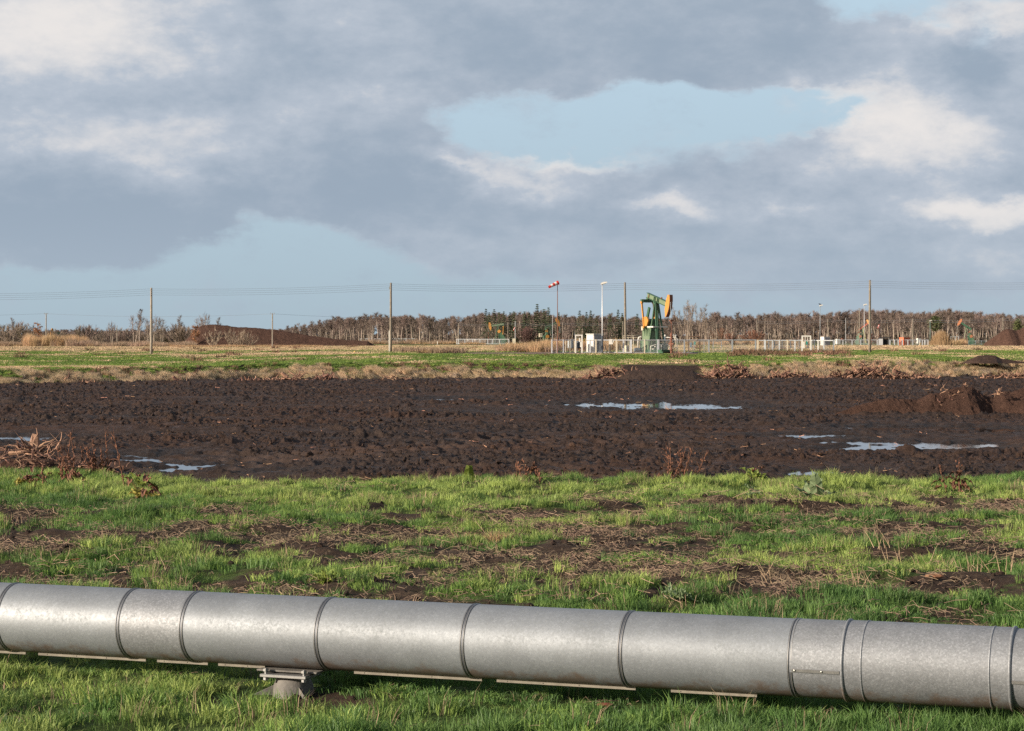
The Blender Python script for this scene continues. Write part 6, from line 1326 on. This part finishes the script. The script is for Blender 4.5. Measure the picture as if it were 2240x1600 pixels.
# -------- weeds, docks and stems on the near turf
LEAF = mat('dock_leaf', (0.24, 0.30, 0.06), .6, var=.35, vscale=9, transl=.3); LEAFG = mat('grey_green_leaf', (0.22, 0.29, 0.15), .6, var=.2, vscale=9, transl=.25); DBR = mat('withered_dock', (0.17, 0.075, 0.045), .85, var=.4, vscale=10); YLF = mat('yellowing_leaf', (.42, .36, .09), .7, var=.3, vscale=12, transl=.3)
def leaf(b, p, az_, el_, L_, w_, q, curl=.5):
    d = Vector((cos(az_) * cos(el_), sin(az_) * cos(el_), sin(el_))); sd_ = Vector((-sin(az_), cos(az_), 0)); pts = []
    n_ = 6; k = len(b.v); p = Vector(p); ph = q.uniform(0, 6)
    for i in range(n_ + 1):
        t_ = i / n_; wd = w_ * sin(pi * (t_ * .86 + .07)) ** .8; c = p + d * L_ * t_ - Vector((0, 0, curl * L_ * t_ * t_)); up_ = Vector((0, 0, .25 * wd + .012 * sin(ph + i * 2.3)))
        b.v += [tuple(c - sd_ * wd / 2 + up_), tuple(c), tuple(c + sd_ * wd / 2 + up_ * .8)]
    for i in range(n_):
        a = k + i * 3; b.f += [(a, a + 1, a + 4, a + 3), (a + 1, a + 2, a + 5, a + 4)]
def ground_pt(px, py):
    y = EYE * F / (py - HOR)
    for _ in range(4): z = float(z_near(np.array([wx(px, y)]), np.array([y]))[0]); y = (EYE - z) * F / (py - HOR)
    return Vector((wx(px, y), y, float(z_near(np.array([wx(px, y)]), np.array([y]))[0])))
def dock(px, py, lb, seed, nl=12, L_=.17, M=LEAF, w_=.055, brown=0, stalks=0, sh=.3, name='dock_plant', up=(.2, 1.1)):
    q = random.Random(seed); o = empty(name, tuple(ground_pt(px, py) - Vector((0, 0, .02)))); tag(o, lb, 'plant'); o.scale = (1.9 if py < 1120 else 1.4,) * 3
    if nl:
        b = MB(); [leaf(b, (q.gauss(0, .02), q.gauss(0, .02), .02), q.uniform(0, 6.28), q.uniform(*up), L_ * q.uniform(.6, 1.2), w_ * q.uniform(.7, 1.2), q, q.uniform(.1, .6)) for _ in range(nl)]; b.build('leaves', M, o)
    if brown:
        b = MB(); [leaf(b, (q.gauss(0, .05), q.gauss(0, .05), q.uniform(.02, .12)), q.uniform(0, 6.28), q.uniform(-.3, 1.2), .12 * q.uniform(.5, 1.2), .035, q, .7) for _ in range(brown)]; b.build('withered_leaves', DBR, o)
    for k in range(stalks):
        b = MB(); p = Vector((q.gauss(0, .05), q.gauss(0, .03), 0)); d = Vector((q.gauss(0, .2), q.gauss(0, .15), 1)); pts, _ = root_piece(b, p, d, sh * q.uniform(.6, 1.15), .0055, q, 6, .10)
        for j in range(9):
            c = pts[2 + j % 4]; root_piece(b, c, (q.gauss(0, .6), q.gauss(0, .6), .8), sh * q.uniform(.08, .22), .003, q, 2, .3)
            b.ball(c + Vector((q.gauss(0, .008), q.gauss(0, .008), q.gauss(0, .02))), .007, (1, 1, 1.4), 5, 4)
        b.build('seed_stalk', DBR, o)
    return o
dock(160, 1068, 'brown withered dock with seed stalks at the grass edge, left of the others', 1, 8, .15, LEAF, brown=26, stalks=6, sh=.42)
dock(310, 1078, 'yellow green dock with curled leaves and a thin stalk at the upper left grass edge', 2, 16, .19, LEAF, brown=10, stalks=1, sh=.42); dock(318, 1095, 'pale leafy dock just below the curled one', 3, 14, .12, YLF, brown=8)
dock(465, 1050, 'small green dock at the peat edge above the second left puddle', 4, 12, .17, LEAF, brown=4); dock(1028, 1062, 'green dock standing on the grass edge near the middle', 5, 16, .18, LEAF); dock(1655, 1066, 'green dock on the grass edge right of centre', 6, 14, .17, LEAF, brown=3)
dock(1645, 1088, 'grey green thistle like plant below the dock right of centre', 7, 18, .12, LEAFG, w_=.03); dock(1780, 1106, 'large grey green leafy rosette on the right', 8, 12, .22, LEAFG, .085, name='leafy_rosette', up=(.3, 1.2))
dock(1908, 1060, 'tall rusty dead dock at the edge of the peat on the right', 9, 3, .1, LEAF, brown=34, stalks=5, sh=.52); dock(1165, 1058, 'reddish brown dead stems at the edge right of centre dock', 10, 0, brown=6, stalks=4, sh=.20); dock(1480, 1060, 'wide spray of thin brown dead stems at the edge', 11, 0, brown=5, stalks=7, sh=.30)
dock(60, 1082, 'low brownish weed near the left edge of the grass', 12, 8, .12, YLF, brown=10, stalks=1, sh=.2); dock(215, 1052, 'brown bramble like stems left of the curled dock', 13, 0, brown=16, stalks=6, sh=.36)
dock(2090, 1075, 'reddish bramble twigs on the right hand bare patch', 14, 0, brown=14, stalks=3, sh=.22); dock(710, 1275, 'bright green feathery weed just behind the pipeline', 15, 40, .09, LEAF, .018, name='weed_clump'); dock(1480, 1310, 'pale feathery weed behind the pipeline right of centre', 16, 26, .1, LEAFG, .02, name='weed_clump')
TUS = mat('tan_tussock', (.42, .28, .16), .85, transl=.2)
o = blades('dead_tussock', 240, .10, .08, .17, .005, 1.0, TUS, 71); COL.objects.link(o); o.location = ground_pt(1090, 1190); tag(o, 'round orange tan dead tussock in the middle of the grass', 'tussock'); o = blades('dead_tussock', 90, .12, .05, .13, .005, 1.2, TUS, 72); COL.objects.link(o); o.location = ground_pt(1012, 1180); tag(o, 'flatter straw tussock left of the round one', 'tussock')
# dead standing stems
STM = mat('dead_stem', (0.45, 0.32, 0.20), .8)
STEMS = [(1672, 1265, 'tall pair of leaning dead stems, leftmost of the right hand group', 4, .26), (1695, 1280, 'short dead stems beside the tall leaning pair', 5, .15), (1870, 1290, 'crossed bundle of dead stems above the pipeline at the right', 9, .17), (1925, 1212, 'tall thin dead stems, nearest the brown ridge on the right', 6, .26), (1948, 1225, 'slanting long dead stem beside the tall thin ones', 4, .22), (2010, 1235, 'leaning dead stems in the middle of the right hand turf', 5, .22),
         (2075, 1245, 'short stubble of dead stems right of the leaning ones', 7, .12), (2140, 1260, 'broken bent dead stems near the right edge', 8, .20), (2205, 1255, 'upright dead stems closest to the right edge', 5, .24), (2160, 1225, 'small dead stem cluster above the broken ones', 4, .15), (110, 1235, 'leaning dead stems left, above the pipeline', 5, .14), (40, 1145, 'sparse dead stems by the left edge', 4, .12), (400, 1245, 'thin orange stem standing left of centre', 2, .14), (690, 1135, 'short dead stems near the middle left ridge', 3, .10), (930, 1230, 'few dead stems left of the round tussock', 3, .10), (1400, 1260, 'dead stem litter heap centre right', 6, .12), (20, 1225, 'stubby dead stems at the left edge above the pipeline', 4, .10), (2095, 1330, 'thin dead twig arching near the pipeline at the right', 2, .2)]
for k, (px, py, lb, n_, L_) in enumerate(STEMS):
    q = random.Random(900 + k); o = empty('dead_stem_clump', tuple(ground_pt(px, py))); tag(o, lb, 'dead stems')
    for j in range(n_): b = MB(); root_piece(b, (q.gauss(0, .07), q.gauss(0, .05), -.01), (q.gauss(-.15, .35), q.gauss(0, .25), 1), L_ * q.uniform(.55, 1.2), .0048, q, 4, .10); b.build('stem', STM, o)
for px, py, L_, lb, M in ((165, 1236, .09, 'short rust red piece of debris in the grass at left', mat('rust_red', (.33, .06, .03), .7)), (2045, 1265, .13, 'rusty flat stone in the right hand turf', mat('rusty_stone', (.26, .12, .06), .9, var=.3, vscale=20)), (1322, 1550, .07, 'small red brown leaf in the grass before the pipeline', mat('red_leaf', (.16, .045, .03), .8))):
    o = lump('debris', int(px), M); COL.objects.link(o); o.location = ground_pt(px, py) + Vector((0, 0, .02)); o.scale = (L_ * .6, L_ * .3, L_ * .22); tag(o, lb, 'debris')
